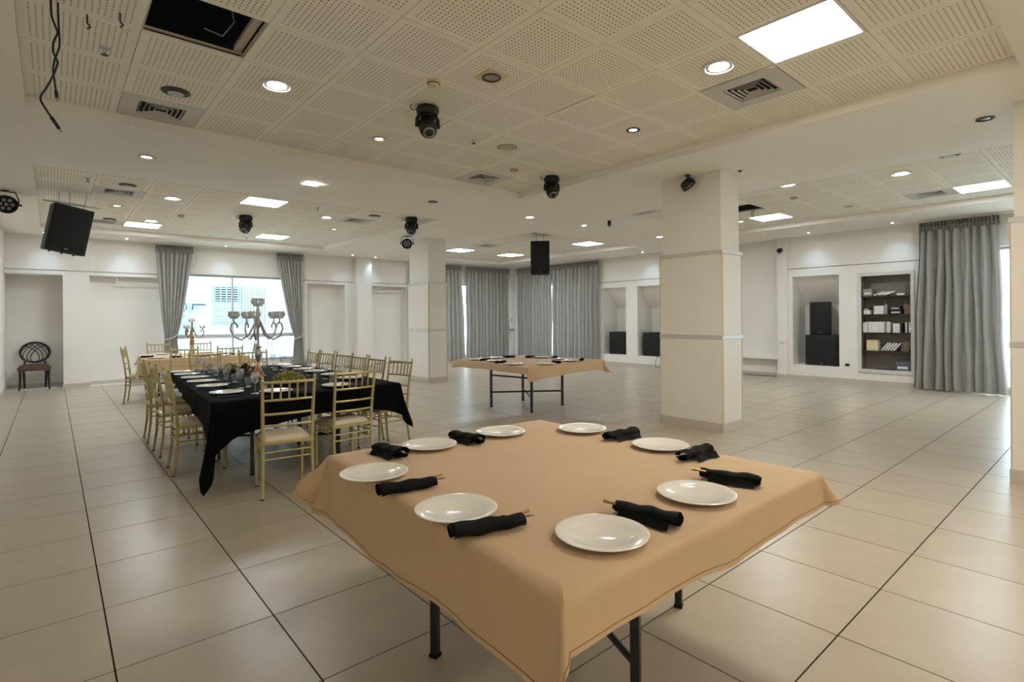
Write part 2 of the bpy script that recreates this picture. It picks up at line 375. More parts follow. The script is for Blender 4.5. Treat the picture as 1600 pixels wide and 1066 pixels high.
# light panels ---------------------------------------------------------
def panel(label, x, y, z, m='led', group='square LED ceiling panels'):
    o = thing('led_panel', label, 'ceiling light', (x, y, z), 0, group)
    h = T/2-.004; f = .018; mb = MB()
    for a, b in (((-h, -h), (h, -h+f)), ((-h, h-f), (h, h)), ((-h, -h+f), (-h+f, h-f)), ((h-f, -h+f), (h, h-f))): mb.box((a[0], a[1], -.004), (b[0], b[1], .02))
    mb.build('frame', 'white', o, smooth=False)
    B((-h+f, -h+f, 0.0), (h-f, h-f, .012)).build('diffuser', m, o, smooth=False)
plab = {(0,3.75,1.4):'large bright square ceiling light panel nearest the camera',
 (1,2.54,8.95):'square ceiling light panel beside the moving head light, left rear bay', (1,1.34,12.55):'square ceiling light panel near back wall, right of the hanging black speaker', (1,3.75,12.55):'square ceiling light panel above the back window',
 (2,10.24,1.45):'square ceiling light panel in front of the right hand curtain', (2,10.24,4.4):'square ceiling light panel beside the open dark ceiling gap, right bay',
 (3,8.44,12.0):'square ceiling light panel just right of the far column', (3,10.24,12.0):'square ceiling light panel above the corner curtains', (3,10.24,8.9):'square ceiling light panel right of the far hanging speaker'}
for (bay, x, y), l in plab.items():
    cx, cy = centre(cell(bay, x, y)); panel(l, cx, cy, ZR, 'led' if bay == 0 else 'led_cool')
panel('added fill light panel, unseen behind the camera, left', 1.34, -2.6, ZS-.024, 'led'); panel('added fill light panel, unseen behind the camera, right', 4.6, -2.6, ZS-.024, 'led')  # invented panels out of view, added to light the near floor and ceiling

# air diffusers -----------------------------------------------------------
def vent(label, x, y):
    o = thing('air_diffuser', label, 'air vent', (x, y, ZR-(.012 if (x > 4 and x < 5 and y < 3) else 0)), 0, 'square ceiling air diffusers')
    h = T/2-.003; q = .17; mb = MB()
    for a, b in (((-h, -h), (h, -q)), ((-h, q), (h, h)), ((-h, -q), (-q, q)), ((q, -q), (h, q))): mb.box((a[0], a[1], 0), (b[0], b[1], .014))
    mb.build('plate', 'vent', o, smooth=False)
    B((-q, -q, .045), (q, q, .05)).build('duct', 'ventdark', o, smooth=False)
    for k in range(4):
        R = q-.012-k*.036; r2 = R-.007; mb = MB()
        vs = []; 
        for rr, zz in ((R, .002), (r2, .014), (r2+.002, .0155), (R+.002, .0035)): vs += [(-rr,-rr,zz),(rr,-rr,zz),(rr,rr,zz),(-rr,rr,zz)]
        fs = [(i*4+j, i*4+(j+1)%4, ((i+1)%4)*4+(j+1)%4, ((i+1)%4)*4+j) for i in range(4) for j in range(4)]
        mb.add(vs, fs).build('louvre', 'vent', o, smooth=False)
vl = {(0,0.75,5.6):'white square air diffuser beside the dark round ceiling grille, near left', (0,4.35,2.0):'white square air diffuser beside the big bright panel', (0,4.35,5.6):'square air diffuser at the far corner of the near ceiling bay',
 (1,0.75,9.5):'white square air diffuser right of the hanging black speaker', (1,0.75,12.8):'square air diffuser close to the back wall, behind the hanging speaker', (1,4.35,9.5):'square air diffuser left of the moving head near the far column',
 (2,10.24,2.05):'square air diffuser beside the light panel at the right hand curtain', (2,7.84,5.6):'square air diffuser just left of the top of the main column', (3,7.84,8.35):'square air diffuser just left of the far hanging speaker', (3,8.44,10.7):'square air diffuser between the far column and the far hanging speaker'}
for (bay, x, y), l in vl.items(): cx, cy = centre(cell(bay, x, y)); vent(l, cx, cy)

# round downlights ----------------------------------------------------------
def downlight(label, x, y, z, r, m, trim='white', group='round recessed downlights'):
    o = thing('downlight', label, 'downlight', (x, y, z), 0, group)
    MB().lathe([(r*1.0, 0.0), (r*1.22, -.003), (r*1.26, -.009), (r*1.0, -.012), (r*.92, -.004), (r*.9, 0)], 24, cap0=False, cap1=False).build('trim_ring', trim, o)
    MB().lathe([(r*.92, -.005), (r*.66, -.002)], 24, cap0=False, cap1=False).build('reflector', 'lensgrey' if trim == 'white' else trim, o)
    MB().lathe([(r*.70, -.0055), (r*.4, -.0075), (.001, -.008)], 24, cap0=False, cap1=False).build('lens', m, o)
    return o
for l, x, y, z, r, m, tr in [
    ('bright round downlight beside the open ceiling gap', 1.36, 4.42, ZR, .10, 'down', 'white'),
    ('bright round downlight beside the large light panel', 3.77, 2.0, ZR, .10, 'down', 'white'),
    ('small warm yellow downlight left of the near moving head', 2.56, 5.05, ZR, .055, 'down_warm', 'gridbar'),
    ('small warm downlight in the near bay left of the main column', 4.37, 3.22, ZR, .055, 'down_warm', 'detdark'),
    ('lit downlight in the plain soffit above the black table', 0.78, 6.93, ZS, .07, 'down_dim', 'alu'),
    ('unlit downlight in the soffit at the far right', 6.38, .86, ZS, .055, 'lensgrey', 'detdark'),
    ('bright white downlight in the soffit over the middle table', 6.34, 6.87, ZS, .075, 'down', 'white'),
    ('small lit downlight in the soffit left of the tiny black camera', 7.72, 6.84, ZS, .05, 'down', 'white'),
    ('unlit gimbal downlight in the soffit beside the near ceiling bay', 4.36, 6.88, ZS, .055, 'lensgrey', 'detdark'),
    ('round downlight in the soffit left of the main column', 10.14, 6.78, ZS, .085, 'down', 'white'),
    ('small yellow downlight behind the left hanging speaker', 0.8, 10.65, ZR, .065, 'down_warm', 'gridbar'),
    ('cyan tinted round downlight in the left rear bay', 1.39, 9.5, ZR, .105, 'down_cyan', 'white'),
    ('round downlight touching the square panel near the back wall', 1.4, 11.9, ZR, .105, 'down', 'white'),
    ('round downlight in the left rear bay near its right edge', 3.79, 9.55, ZR, .09, 'down', 'white'),
    ('tiny warm downlight near the right edge of the left rear bay', 4.4, 10.7, ZR, .05, 'down_warm', 'gridbar'),
    ('cyan tinted round downlight in the right bay', 8.42, 1.97, ZR, .10, 'down_cyan', 'white'),
    ('round white downlight right of the main column', 7.87, 3.17, ZR, .10, 'down', 'white'),
    ('small warm downlight beside the main column under the open gap', 10.19, 4.98, ZR, .06, 'down_warm', 'white'),
    ('square edged unlit downlight in the right bay', 10.23, 3.13, ZR, .06, 'lensgrey', 'detector')]:
    downlight(l, x, y, z, r, m, tr)
q = thing('gimbal_light', 'unlit round spotlight in a beige square plate, near ceiling bay', 'downlight', (2.57, 3.21, ZR))
B((-.1, -.1, -.006), (.1, .1, 0)).build('plate', 'detector', q, bevel=.002)
MB().lathe([(.072, -.006), (.074, -.014), (.062, -.016), (.06, -.007)], 24, cap0=False, cap1=False).build('ring', 'detdark', q)
MB().lathe([(.058, -.007), (.035, -.013), (.02, -.009), (.001, -.009)], 20, cap0=False, cap1=False).build('lamp', 'lensgrey', q)
sq = thing('square_downlight', 'small bright square light in the soffit with a hanging flap', 'downlight', (2.57, 6.96, ZS))
B((-.085, -.085, -.006), (.085, .085, 0)).build('diffuser', 'down', sq, smooth=False)
MB().add([(.085, -.085, -.006), (.085, .0, -.006), (.06, -.03, -.03), (.087, -.085, -.004), (.087, 0, -.004), (.062, -.03, -.028)], [(0,1,2),(3,5,4),(0,3,4,1),(1,4,5,2),(2,5,3,0)]).build('flap', 'down', sq, smooth=False)
# mini wall-washing spots
for i, (u, v, nm) in enumerate([(69, 361, 'above the chair niche at far left'), (200, 371, 'left of the tied left curtain'), (361, 381, 'above the back window'), (566, 395, 'above the white pilaster'), (607, 398, 'right of the white pilaster'), (1263, 357, 'above the speaker niche on the right wall'), (1394, 350, 'above the bookcase'), (1004, 388, 'left of the main column over the speaker niches')]):
    if i < 5:
        p = py(u, v, YB-.42); p = Vector((pz(u, v, ZS).x, YB-.45 - (.15 if i == 3 else 0), ZS))
    else: p = Vector((XR-.45, pz(u, v, ZS).y*(XR-.45)/pz(u, v, ZS).x, ZS))
    o = thing('wall_spotlight', 'tiny recessed spotlight in the ceiling ' + nm, 'spotlight', p, 0, 'tiny wall washing spotlights')
    MB().lathe([(.03, 0), (.04, -.004), (.028, -.006), (.026, -.001)], 16, cap0=False, cap1=False).build('trim_ring', 'white', o)
    MB().lathe([(.026, -.003), (.001, -.004)], 16, cap0=False, cap1=False).build('lamp', 'mini', o)
    ld = bpy.data.lights.new('spot', 'SPOT'); ld.energy = MINI_W; ld.spot_size = math.radians(74); ld.spot_blend = 1.0; ld.color = (.55, .78, 1.0); ld.shadow_soft_size = .025
    lo = bpy.data.objects.new('wall_wash', ld); C.objects.link(lo); lo.parent = o; lo.location = (0, 0, -.012)
    d = Vector((0, .28, -.6)) if i < 5 else Vector((.28, 0, -.6)); lo.rotation_euler = d.to_track_quat('-Z', 'Y').to_euler()

# ceiling fittings: grilles, detectors, sprinklers, hooks ----------------------
def round_fit(name, label, cat, x, y, z, prof, m, n=20, extra=None):
    o = thing(name, label, cat, (x, y, z)); MB().lathe(prof, n, cap0=False).build('body', m, o)
    if extra: extra(o)
    return o
def spk_extra(o):
    MB().lathe([(.06, -.02), (.03, -.028), (.001, -.03)], 16, cap0=False, cap1=False).build('cone', 'alu', o)
for nm, lb, x, y in [('ceiling_grille', 'dark round ceiling grille beside the near air diffuser', .77, 5.06), ('ceiling_grille', 'dark round ceiling grille above the left hanging speaker', .79, 8.95), ('ceiling_grille', 'dark half hidden round grille in the right bay', 7.9, 1.38), ('ceiling_grille', 'dark round ceiling grille left of the far moving head', 4.4, 8.88), ('ceiling_grille', 'dark round ceiling grille behind the square panel near the back wall', .8, 12.15)]:
    round_fit(nm, lb, 'ceiling grille', x, y, ZR, [(.105, 0), (.105, -.006), (.085, -.012), (.075, -.008), (.05, -.02), (.001, -.024)], 'detdark', 20, spk_extra)
for lb, x, y, z in [('beige smoke detector on the near ceiling bay above the moving head', 2.27, 3.56, ZR), ('beige smoke detector on the left rear ceiling bay', 1.73, 10.93, ZR), ('smoke detector on the right ceiling bay near the column', 8.77, 3.44, ZR), ('brownish detector near the far corner of the near ceiling bay', 4.37, 5.02, ZR)]:
    o = round_fit('smoke_detector', lb, 'smoke detector', x, y, z, [(.055, 0), (.055, -.012), (.045, -.02), (.04, -.035), (.03, -.045), (.001, -.047)], 'detector')
    MB().torus((0, 0, -.024), .047, .004, 20, 6).build('sensor_slot', 'detdark', o)
round_fit('cover_plate', 'round flat beige cover plate in the near ceiling bay', 'ceiling cover', 3.76, 4.43, ZR, [(.10, 0), (.102, -.006), (.095, -.009), (.001, -.010)], 'gridbar', 28, lambda o: MB().torus((0, 0, -.001), .108, .0035, 28, 6).build('rim', 'detdark', o))
for lb, x, y in [('chrome fire sprinkler on the near ceiling bay, left side', .28, 4.56), ('dark fire sprinkler right of the near moving head', 3.32, 4.45), ('fire sprinkler above the left hanging speaker', .36, 8.85), ('fire sprinkler in the left rear bay near the square panel', 3.34, 8.8), ('fire sprinkler close to the back window', 3.3, 12.9)]:
    o = thing('fire_sprinkler', lb, 'sprinkler', (x, y, ZR), 0, 'ceiling fire sprinklers')
    MB().lathe([(.035, 0), (.035, -.004), (.012, -.01), (.012, -.03), (.004, -.034)], 12, cap0=False).build('body', 'alu', o)
    MB().lathe([(.022, -.048), (.024, -.046), (.004, -.044), (.004, -.03)], 12).build('deflector', 'detdark', o)
for lb, x, y in [('small metal hook hanging from the near left ceiling tile', .17, 4.13), ('small bent metal clip hanging from a ceiling tile edge', .32, 3.98)]:
    MBh = MB().tube([(0, 0, 0), (0, 0, -.05), (.015, 0, -.07), (.0, 0, -.085)], .006, 6)
    tag(MBh.build('ceiling_hook', 'detdark', loc=(x, y, ZR)), lb, 'hook')
o = thing('soffit_sensor', 'tiny dark sensor in the soffit above the main column', 'sensor', (6.33, 3.1, ZS)); MB().lathe([(.025, 0), (.025, -.006), (.015, -.012), (.001, -.014)], 12, cap0=False).build('body', 'detdark', o); MB().ball((0, 0, -.014), .008, 8, 5).build('lens', 'lens', o)

# open ceiling gaps: what shows inside
cx, cy = centre(cell(0, .75, 3.8))
tag(MB().tube([(cx-.12+.1*math.cos(a*PI/10)*1.2, cy+.05+.1*math.sin(a*PI/10), ZR+.22+.01*math.sin(a)) for a in range(20)], .006, 6, closed=True).build('cable_loop', 'cablegreen'), 'green cable loop inside the open ceiling gap', 'cable')
tag(MB().tube([(cx+.12, cy+.1, ZT-.02), (cx+.15, cy+.05, ZR+.3), (cx+.2, cy+.12, ZR+.15), (cx+.15, cy+.22, ZR+.08), (cx+.05, cy+.27, ZR+.12)], .005, 6).build('loose_cable', 'cablegrey'), 'grey cable drooping inside the open ceiling gap', 'cable')
mb = MB()
for k in range(60):
    a = Vector((cx+random.uniform(.0, .27), cy+random.uniform(-.28, -.08), ZR+random.uniform(.18, .4))); d = Vector((random.uniform(-1,1), random.uniform(-1,1), random.uniform(-.5,.5)))*.06
    mb.tube([a, a+d*.5+Vector((0,0,-.01)), a+d], .004, 4)
tag(mb.build('insulation_wool', 'insul'), 'brown shredded insulation above the open ceiling gap', 'insulation', kind='stuff')
tag(B((cx+.235, cy-.3, ZR+.04), (cx+.285, cy+.3, ZR+.075)).build('ceiling_batten', 'gridbar', bevel=.002), 'tan batten along the edge of the open ceiling gap', 'batten')
cx, cy = centre(cell(2, 9.04, 4.4))
for k in (0, 1):
    tag(MB().tube([(cx+.2+.07*k, cy-.1, ZT), (cx+.21+.07*k, cy-.1, ZR-.02), (cx+.24+.05*k, cy-.08, ZR-.11)], .006, 6).build('dangling_wire', 'black'), ('left' if k == 0 else 'right')+' dark wire dangling from the gap beside the main column', 'wire')
# twisted cables hanging near the camera
def cable(label, pxs, X, Y, r, plug):
    pts = []
    for (u, v, s) in pxs:
        d = ray(u, v); t = (Y+s)/d.y; pts.append(Vector((0, 0, H))+d*t)
    sm = []
    for i in range(len(pts)-1):
        for k in range(4): 
            t = k/4; p0, p1, p2, p3 = pts[max(i-1, 0)], pts[i], pts[i+1], pts[min(i+2, len(pts)-1)]
            sm.append(.5*((2*p1)+(p2-p0)*t+(2*p0-5*p1+4*p2-p3)*t*t+(3*p1-p0-3*p2+p3)*t**3))
    sm.append(pts[-1]); base = sm[0].copy(); 
    o = thing('hanging_cable', label, 'cable', (base.x, base.y, ZR), 0, 'cables hanging from the ceiling')
    loc = Vector((base.x, base.y, ZR))
    MB().tube([(base.x-loc.x, base.y-loc.y, 0)] + [p-loc for p in sm], r, 8).build('cord', 'black', o)
    a = sm[-1]-loc; d = (sm[-1]-sm[-3]).normalized()
    MB().cyl(a-d*.01, a+d*plug, .010, .009, 10).build('plug', 'black', o)
    MB().cyl(a+d*plug, a+d*(plug+.02), .006, .006, 8).build('connector_tip', 'steel', o)
YC = 4.05
cable('black cable hanging from the ceiling with a kinked lower end', [(79, -3, 0), (81, 25, .01), (88, 45, .015), (90, 52, .015), (84, 65, -.01), (83, 80, 0), (88, 92, .012), (90, 100, .012), (82, 120, -.01), (72, 138, -.01), (63, 153, 0), (70, 168, 0), (82, 186, 0)], 0, YC, .0055, .06)
cable('shorter black cable twisted around the kinked one', [(90, -3, .03), (91, 20, .03), (92, 45, .02), (93, 70, .015), (90, 82, .02), (85, 95, -.01), (83, 110, -.012), (85, 125, .012), (88, 145, .012)], 0, YC, .005, .03)

# columns -----------------------------------------------------------------
def column(label, x0, y0, sx, sy):
    o = thing('column', label, 'column', (x0+sx/2, y0+sy/2, 0), 0, 'clad rectangular columns')
    hx, hy = sx/2, sy/2; c = .025
    B((-hx+c, -hy+c, 0), (hx-c, hy-c, ZS)).build('shaft', 'wall', o, bevel=.004)
    for z0, z1 in ((0.10, 1.115), (1.165, 2.155)):
        for nx, ny in ((-1, 0), (1, 0), (0, -1), (0, 1)):
            if nx: a, b = sorted((nx*(hx-c), nx*hx)); B((a, -hy+.006, z0), (b, hy-.006, z1)).build('cladding_panel', 'cladding', o, bevel=.002)
            else: a, b = sorted((ny*(hy-c), ny*hy)); B((-hx+.030, a, z0), (hx-.030, b, z1)).build('cladding_panel', 'cladding', o, bevel=.002)
    for qx in (-1, 1):
        for qy in (-1, 1):
            a, b = sorted((qx*(hx-.014), qx*(hx+.0015))); c0, c1 = sorted((qy*(hy-.005), qy*(hy+.0015)))
            B((a, c0, .10), (b, c1, 2.155)).build('corner_trim', 'detector', o, smooth=False)
    for z0, z1, p in ((1.115, 1.165, .006), (2.155, 2.20, .008)):
        B((-hx-p, -hy-p, z0), (hx+p, hy+p, z1)).build('trim_band', 'band', o, bevel=.003)
    for nx, ny in ((-1, 0), (1, 0), (0, -1), (0, 1)):
        if nx:
            for k in (0, 1):
                a, b = sorted((nx*(hx-c), nx*(hx+.008))); B((a, -hy-.008+k*(hy*1.25), 0), (b, (-hy+hy*1.25-.003) if k == 0 else hy+.008, .10)).build('skirting_tile', 'skirt', o, bevel=.0015)
        else:
            a, b = sorted((ny*(hy-c), ny*(hy+.008))); B((-hx+.026, a, 0), (hx-.026, b, .10)).build('skirting_tile', 'skirt', o, bevel=.0015)
column('large white clad column behind the near peach table', 6.10, 3.215, .50, .87)
column('white clad column further back, beside the middle table', 6.22, 10.03, .50, .87)
column('white clad pillar at the right edge of the picture', 6.06, -.20, .50, .87)

# windows -----------------------------------------------------------------------
def window(n, axis, u0, u1, z0, z1, t, mull, trans=None, fr=.05):
    def bx(mb, a, b, c, d, t0, t1): mb.box((a, t0, c), (b, t1, d)) if axis == 'x' else mb.box((t0, a, c), (t1, b, d))
    mb = MB(); bx(mb, u0, u1, z0, z0+fr, t, t+.07); bx(mb, u0, u1, z1-fr, z1, t, t+.07); bx(mb, u0, u0+fr, z0+fr, z1-fr, t, t+.07); bx(mb, u1-fr, u1, z0+fr, z1-fr, t, t+.07)
    o = struct(mb.build('window_%d' % n, 'alu', smooth=False))
    us = [u0+fr] + [v for m in mull for v in (m-.018, m+.018)] + [u1-fr]
    for m in mull: mb = MB(); bx(mb, m-.018, m+.018, z0+fr, z1-fr, t+.005, t+.065); mb.build('mullion', 'alu', o, smooth=False)
    zs = [z0+fr, z1-fr]
    if trans:
        zs = [z0+fr, trans-.045, trans+.045, z1-fr]
        for i in range(0, len(us), 2): mb = MB(); bx(mb, us[i], us[i+1], trans-.045, trans+.045, t+.003, t+.067); mb.build('transom', 'alu', o, smooth=False)
    for i in range(0, len(us), 2):
        for j in range(0, len(zs), 2): mb = MB(); bx(mb, us[i], us[i+1], zs[j], zs[j+1], t+.03, t+.036); mb.build('pane', 'pane', o, smooth=False)
window(1, 'x', WB[0], WB[1], WB[2], WB[3], YB+.12, [3.42], 1.0)
window(2, 'x', WC[0], WC[1], WC[2], WC[3], YB+.2, [10.3])
window(3, 'y', WD[0], WD[1], WD[2], WD[3], XR+.2, [12.4])
window(4, 'y', WE[0], WE[1], WE[2], WE[3], XR+.2, [0.4])
struct(B((WB[0], YB-.02, .33), (WB[1], YB+.12, .36)).build('trim_1', 'white', smooth=False))

# outside --------------------------------------------------------------------------
struct(B((-12, YB+.7, -.6), (24, 26, -.3)).build('ground_outside', 'pave', smooth=False))
struct(B((XR+.8, -12, -.6), (26, YB+.7, -.3)).build('ground_outside_side', 'pave', smooth=False))
EY = 18.5
o = thing('neighbour_building', 'pale building facade seen through the back window', 'building', (4, EY, -.3))
B((-8, 0, 0), (9, .3, 5.2)).build('wall', 'facade', o, smooth=False)
def ext(x0, x1, z0, z1, d0, d1, nm, m, par): return B((x0-4, -d1, z0+.3), (x1-4, -d0, z1+.3)).build(nm, m, par, smooth=False)
wn = ext(3.74, 4.55, 1.28, 2.50, 0, .03, 'window', 'shutter', o)
B((3.80-4, -.031, 1.98+.3), (4.50-4, -.03, 2.42+.3)).build('louvre_gap', 'shutterdark', wn, smooth=False)
for k in range(6): ext(3.80, 4.50, 2.0+k*.072, 2.035+k*.072, .031, .06, 'slat', 'shutter', wn)
for k in range(5): ext(3.78+k*.165, 3.81+k*.165, 1.98, 2.44, .06, .07, 'upright', 'shutter', wn)
for k in range(7): ext(3.80, 4.50, 1.34+k*.088, 1.415+k*.088, .03, .045, 'slat', 'panelext', wn)
pn = ext(4.57, 5.35, 1.28, 2.50, 0, .02, 'corrugated_panel', 'panelext', o)
for k in range(9): ext(4.60+k*.083, 4.64+k*.083, 1.30, 2.48, .02, .05, 'rib', 'facade', pn)
a = ext(2.62, 3.05, 1.55, 2.02, 0, .3, 'air_conditioner', 'shutter', o)
MB().torus((3-4-.17, -.31, 1.80+.3), .17, .012, 20, 6, Matrix.Rotation(PI/2, 3, 'X').to_4x4()).build('fan_guard', 'shutterdark', a)
MB().tube([(3.2-4, -.05, 1.72+.3), (3.2-4, -.05, 1.87+.3), (3.55-4, -.05, 1.87+.3)], .02, 8).build('pipe', 'shutterdark', o)
for k in range(4): ext(2.6, 3.3, 1.28-k*.10, 1.31-k*.10, 0, .03, 'ledge', 'shutter', o)

# curtains ------------------------------------------------------------------------
def curtain(label, axis, u0, u1, t, z0, z1, pleats, depth=.05, tie=None, sgn=-1, flare=0.0, seed=0, heading=.17):
    """hangs along axis from u0 to u1 in front of plane t; tie=(z, centre, width) gathers it"""
    rnd = random.Random(seed); ph = [rnd.uniform(-.5, .5) for _ in range(pleats+2)]; am = [rnd.uniform(.8, 1.15) for _ in range(pleats+2)]
    uc = (u0+u1)/2; o = thing('curtain', label, 'curtain', (uc, t, z0) if axis == 'x' else (t, uc, z0), 0, 'grey pleated curtains')
    W = u1-u0; Hh = z1-z0-heading
    def pos(s, z):
        f = s*pleats; k = int(min(f, pleats-1e-6)); 
        c = abs(math.sin(PI*f + .35*math.sin(2.1*f+seed))); prof = 2*(c**.55)-1
        q = 1-z/Hh
        off = depth*am[k]*prof*(0.7+.3*min(1, q*3)); u = (s-.5)*W
        if tie:
            tz, tcx, tw = tie; zz = z0+z
            if zz > tz: e = ((zz-tz)/(z1-heading-tz)); e = e**.75
            else: e = min(1, (tz-zz)/.9)**.8*.28
            u = (s-.5)*(tw+(W-tw)*e) + (tcx-uc)*(1-e if zz > tz else 1-.1*e); off *= .5+.5*e
        else: u += flare*(1-z/Hh)*(s-.5) + .012*math.sin(3*z+ph[k]*6)
        return u, off
    def fn(a, b):
        z = b*Hh; u, off = pos(a, z)
        return (u, sgn*off, z) if axis == 'x' else (sgn*off, u, z)
    MB().grid(fn, pleats*14, 22).build('drape', 'curtain', o)
    def hd(a, b):
        f = a*pleats*2.5; off = depth*.55*math.cos(2*PI*f)*(0.35+.65*abs(b-.45)*1.8) + .012 + .02*math.sin(5*PI*b)
        u = (a-.5)*(W+.03); z = Hh-.02 + b*(heading+.02)
        return (u, sgn*off, z) if axis == 'x' else (sgn*off, u, z)
    MB().grid(hd, int(pleats*20), 8).build('heading', 'curtain', o)
    if tie:
        tz, tcx, tw = tie; pts = []
        for i in range(28):
            a = 2*PI*i/28; p = (tcx-uc+(tw*.5)*math.cos(a), sgn*(.085*math.sin(a)), tz-z0-.03*math.sin(a)+.05*math.cos(a)); pts.append(p if axis == 'x' else (p[1], p[0], p[2]))
        MB().tube(pts, .013, 8, closed=True).build('tieback_rope', 'rope', o)
    return o
def rail(label, axis, a, b, t): 
    return tag((B((a, t-.02, ZS-.035), (b, t+.02, ZS)) if axis == 'x' else B((t-.02, a, ZS-.035), (t+.02, b, ZS))).build('curtain_rail', 'white', bevel=.003), label, 'curtain rail', 'curtain rails')
zt = ZS-.04
cur_l = curtain('grey curtain tied back at the left of the back window', 'x', 1.78, 2.50, YB-.16, .02, zt, 8, .06, (1.02, 2.06, .24), seed=1)
curtain('grey curtain tied back at the right of the back window', 'x', 4.40, 5.04, YB-.16, .02, zt, 8, .06, (.95, 4.93, .22), seed=2)
curtain('narrow grey curtain just right of the far column', 'x', 9.10, 10.20, YB-.16, .02, zt, 7, .09, seed=3, flare=.30)
curtain('grey curtain left of the room corner', 'x', 10.40, 12.22, YB-.16, .02, zt, 12, .095, seed=4)
curtain('grey curtain right of the room corner, behind the hanging speaker', 'y', 12.46, 14.15, XR-.16, .02, zt, 11, .095, seed=5)
curtain('wide grey curtain beside the speaker niches', 'y', 10.50, 12.38, XR-.16, .02, zt, 12, .095, seed=6)
curtain('large grey pleated curtain at the right beside the bookcase', 'y', 1.50, 2.62, XR-.22, .02, zt, 9, .11, seed=7, flare=.2)
curtain('dark narrow curtain edge beside the far column', 'x', 8.36, 8.62, YB-.16, .02, zt, 4, .05, seed=8)
tag(B((8.27, YB-.06, 0.09), (8.29, YB, 2.9)).build('curtain_edge_batten', 'alu', bevel=.002), 'thin grey vertical batten left of the far column', 'batten')
rail('white curtain rail over the back window', 'x', 1.74, 5.08, YB-.16); rail('white curtain rail left of the room corner', 'x', 8.34, 12.28, YB-.16); rail('white curtain rail right of the room corner', 'y', 10.46, 14.2, XR-.16); rail('white curtain rail beside the bookcase', 'y', -1.2, 2.66, XR-.22)
MB().tube([(2.55-2.14, -.01, zt-.02), (2.57-2.14, -.02, 2.68), (2.53-2.14, -.02, 2.60), (2.50-2.14, -.04, 2.68), (2.49-2.14, -.04, 2.93)], .01, 6).build('cord_loop', 'rope', cur_l)

# wall lamps / tubes in niches
for lb, x0, x1, y in [('thin white tube lamp across the niche left of the window', 1.05, 1.98, YB+.12), ('thin white tube lamp across the niche beside the far column', 7.35, 8.2, YB+.12)]:
    o = thing('tube_lamp', lb, 'tube lamp', ((x0+x1)/2, y, 2.24), 0, 'unlit tube lamps in wall niches'); h = (x1-x0)/2
    MB().tube([(-h+.03, 0, 0), (h-.03, 0, 0)], .014, 10).build('tube', 'white', o)
    for s in (-1, 1): B((s*(h-.03)-.015, -.02, -.02), (s*(h-.03)+.015, .02, .13)).build('end_bracket', 'white', o, bevel=.003)

# speakers -------------------------------------------------------------------------
def speaker(label, loc, rz, wdt, dep, hgt, tilt=0.0, flown=False, roll=0.0, front=1):
    o = thing('loudspeaker', label, 'loudspeaker', loc, rz, 'black loudspeakers'); o.rotation_euler = (tilt, roll, rz)
    hw, hd = wdt/2, dep/2
    vs = []; 
    for z in (0, hgt):
        for x, y in ((-hw, -hd), (hw, -hd), (hw*.86, hd), (-hw*.86, hd)): vs.append((x, y, z))
    MB().add(vs, [(3,2,1,0),(4,5,6,7),(0,1,5,4),(1,2,6,5),(2,3,7,6),(3,0,4,7)]).build('cabinet', 'black', o, bevel=.022, seg=3)
    B((-hw+.03, -hd-.012, .03), (hw-.03, -hd+.005, hgt-.03)).build('grille', 'grille', o, bevel=.008, seg=2)
    B((-.018, -hd-.016, .045), (.018, -hd-.011, .06)).build('badge', 'lensgrey', o)
    if not flown:
        for s in (-1, 1): B((s*(hw-.06)-.02, -hd+.03, -.006), (s*(hw-.06)+.02, hd-.05, .0)).build('rubber_foot', 'blackgloss', o)
    else:
        for s in (-1, 0, 1): MB().cyl((s*hw*.6, -.02, -.02), (s*hw*.6, -.02, .004), .014, n=10).build('rubber_foot', 'blackgloss', o)
    return o
def hang(o, pairs, bar=None):
    """chains from the ceiling to a flown speaker, with a cross bar: parts of the speaker"""
    inv = o.matrix_basis.inverted()
    for a, b in pairs:
        A = Vector(a)-Vector((0, 0, .014)); Bq = o.matrix_basis @ Vector(b); n = max(3, int((A-Bq).length/.03)); mb = MB(); d = (Bq-A)/n
        for k in range(n):
            c = A+d*(k+.5); q = d.to_track_quat('Z', 'Y').to_matrix().to_4x4() @ Matrix.Rotation(PI/2*(k % 2), 4, 'Z')
            mb.tube([inv @ (c + q @ Vector((.007*math.cos(t*PI/4), 0, (d.length*.62)*math.sin(t*PI/4)))) for t in range(8)], .0032, 5, closed=True)
        mb.build('chain', 'steel', o)
    if bar: MB().box(bar[0], bar[1], inv @ bar[2]).build('hanging_bar', 'alu', o, bevel=.003)
sp1 = speaker('big black loudspeaker hung tilted from the ceiling at the left', (.10, 9.93, 2.37), 0.22, .46, .38, .66, tilt=0.10, roll=0.16, flown=True)
hang(sp1, [((.08, 9.98, ZR), (-.14, .0, .66)), ((.2, 9.98, ZR), (-.02, .0, .66)), ((.40, 9.98, ZR), (.14, .0, .66))], ((-.30, -.02, -.01), (.36, .02, .01), Matrix.Translation((.2, 9.98, 3.08)) @ Matrix.Rotation(.22, 4, 'Z') @ Matrix.Rotation(.03, 4, 'Y')))
sp2 = speaker('black loudspeaker hung from the ceiling in front of the corner curtains', (8.30, 8.67, 2.36), -.75, .42, .40, .74, tilt=.05, flown=True)
hang(sp2, [((8.25, 8.72, ZR), (-.08, .0, .74)), ((8.40, 8.66, ZR), (.08, .0, .74))])
speaker('large black subwoofer in the wall niche beside the bookcase', (XR+.34, 4.43, .316), -PI/2, .66, .50, .66)
speaker('black loudspeaker standing on the subwoofer in the wall niche', (XR+.36, 4.52, .983), -PI/2+.25, .42, .36, .72)
speaker('black speaker in the wall niche nearest the corner curtains', (XR+.30, 10.0, .306), -PI/2+.15, .56, .42, .66)
speaker('black speaker in the wall niche left of the main column', (XR+.30, 8.80, .306), -PI/2, .56, .42, .66)

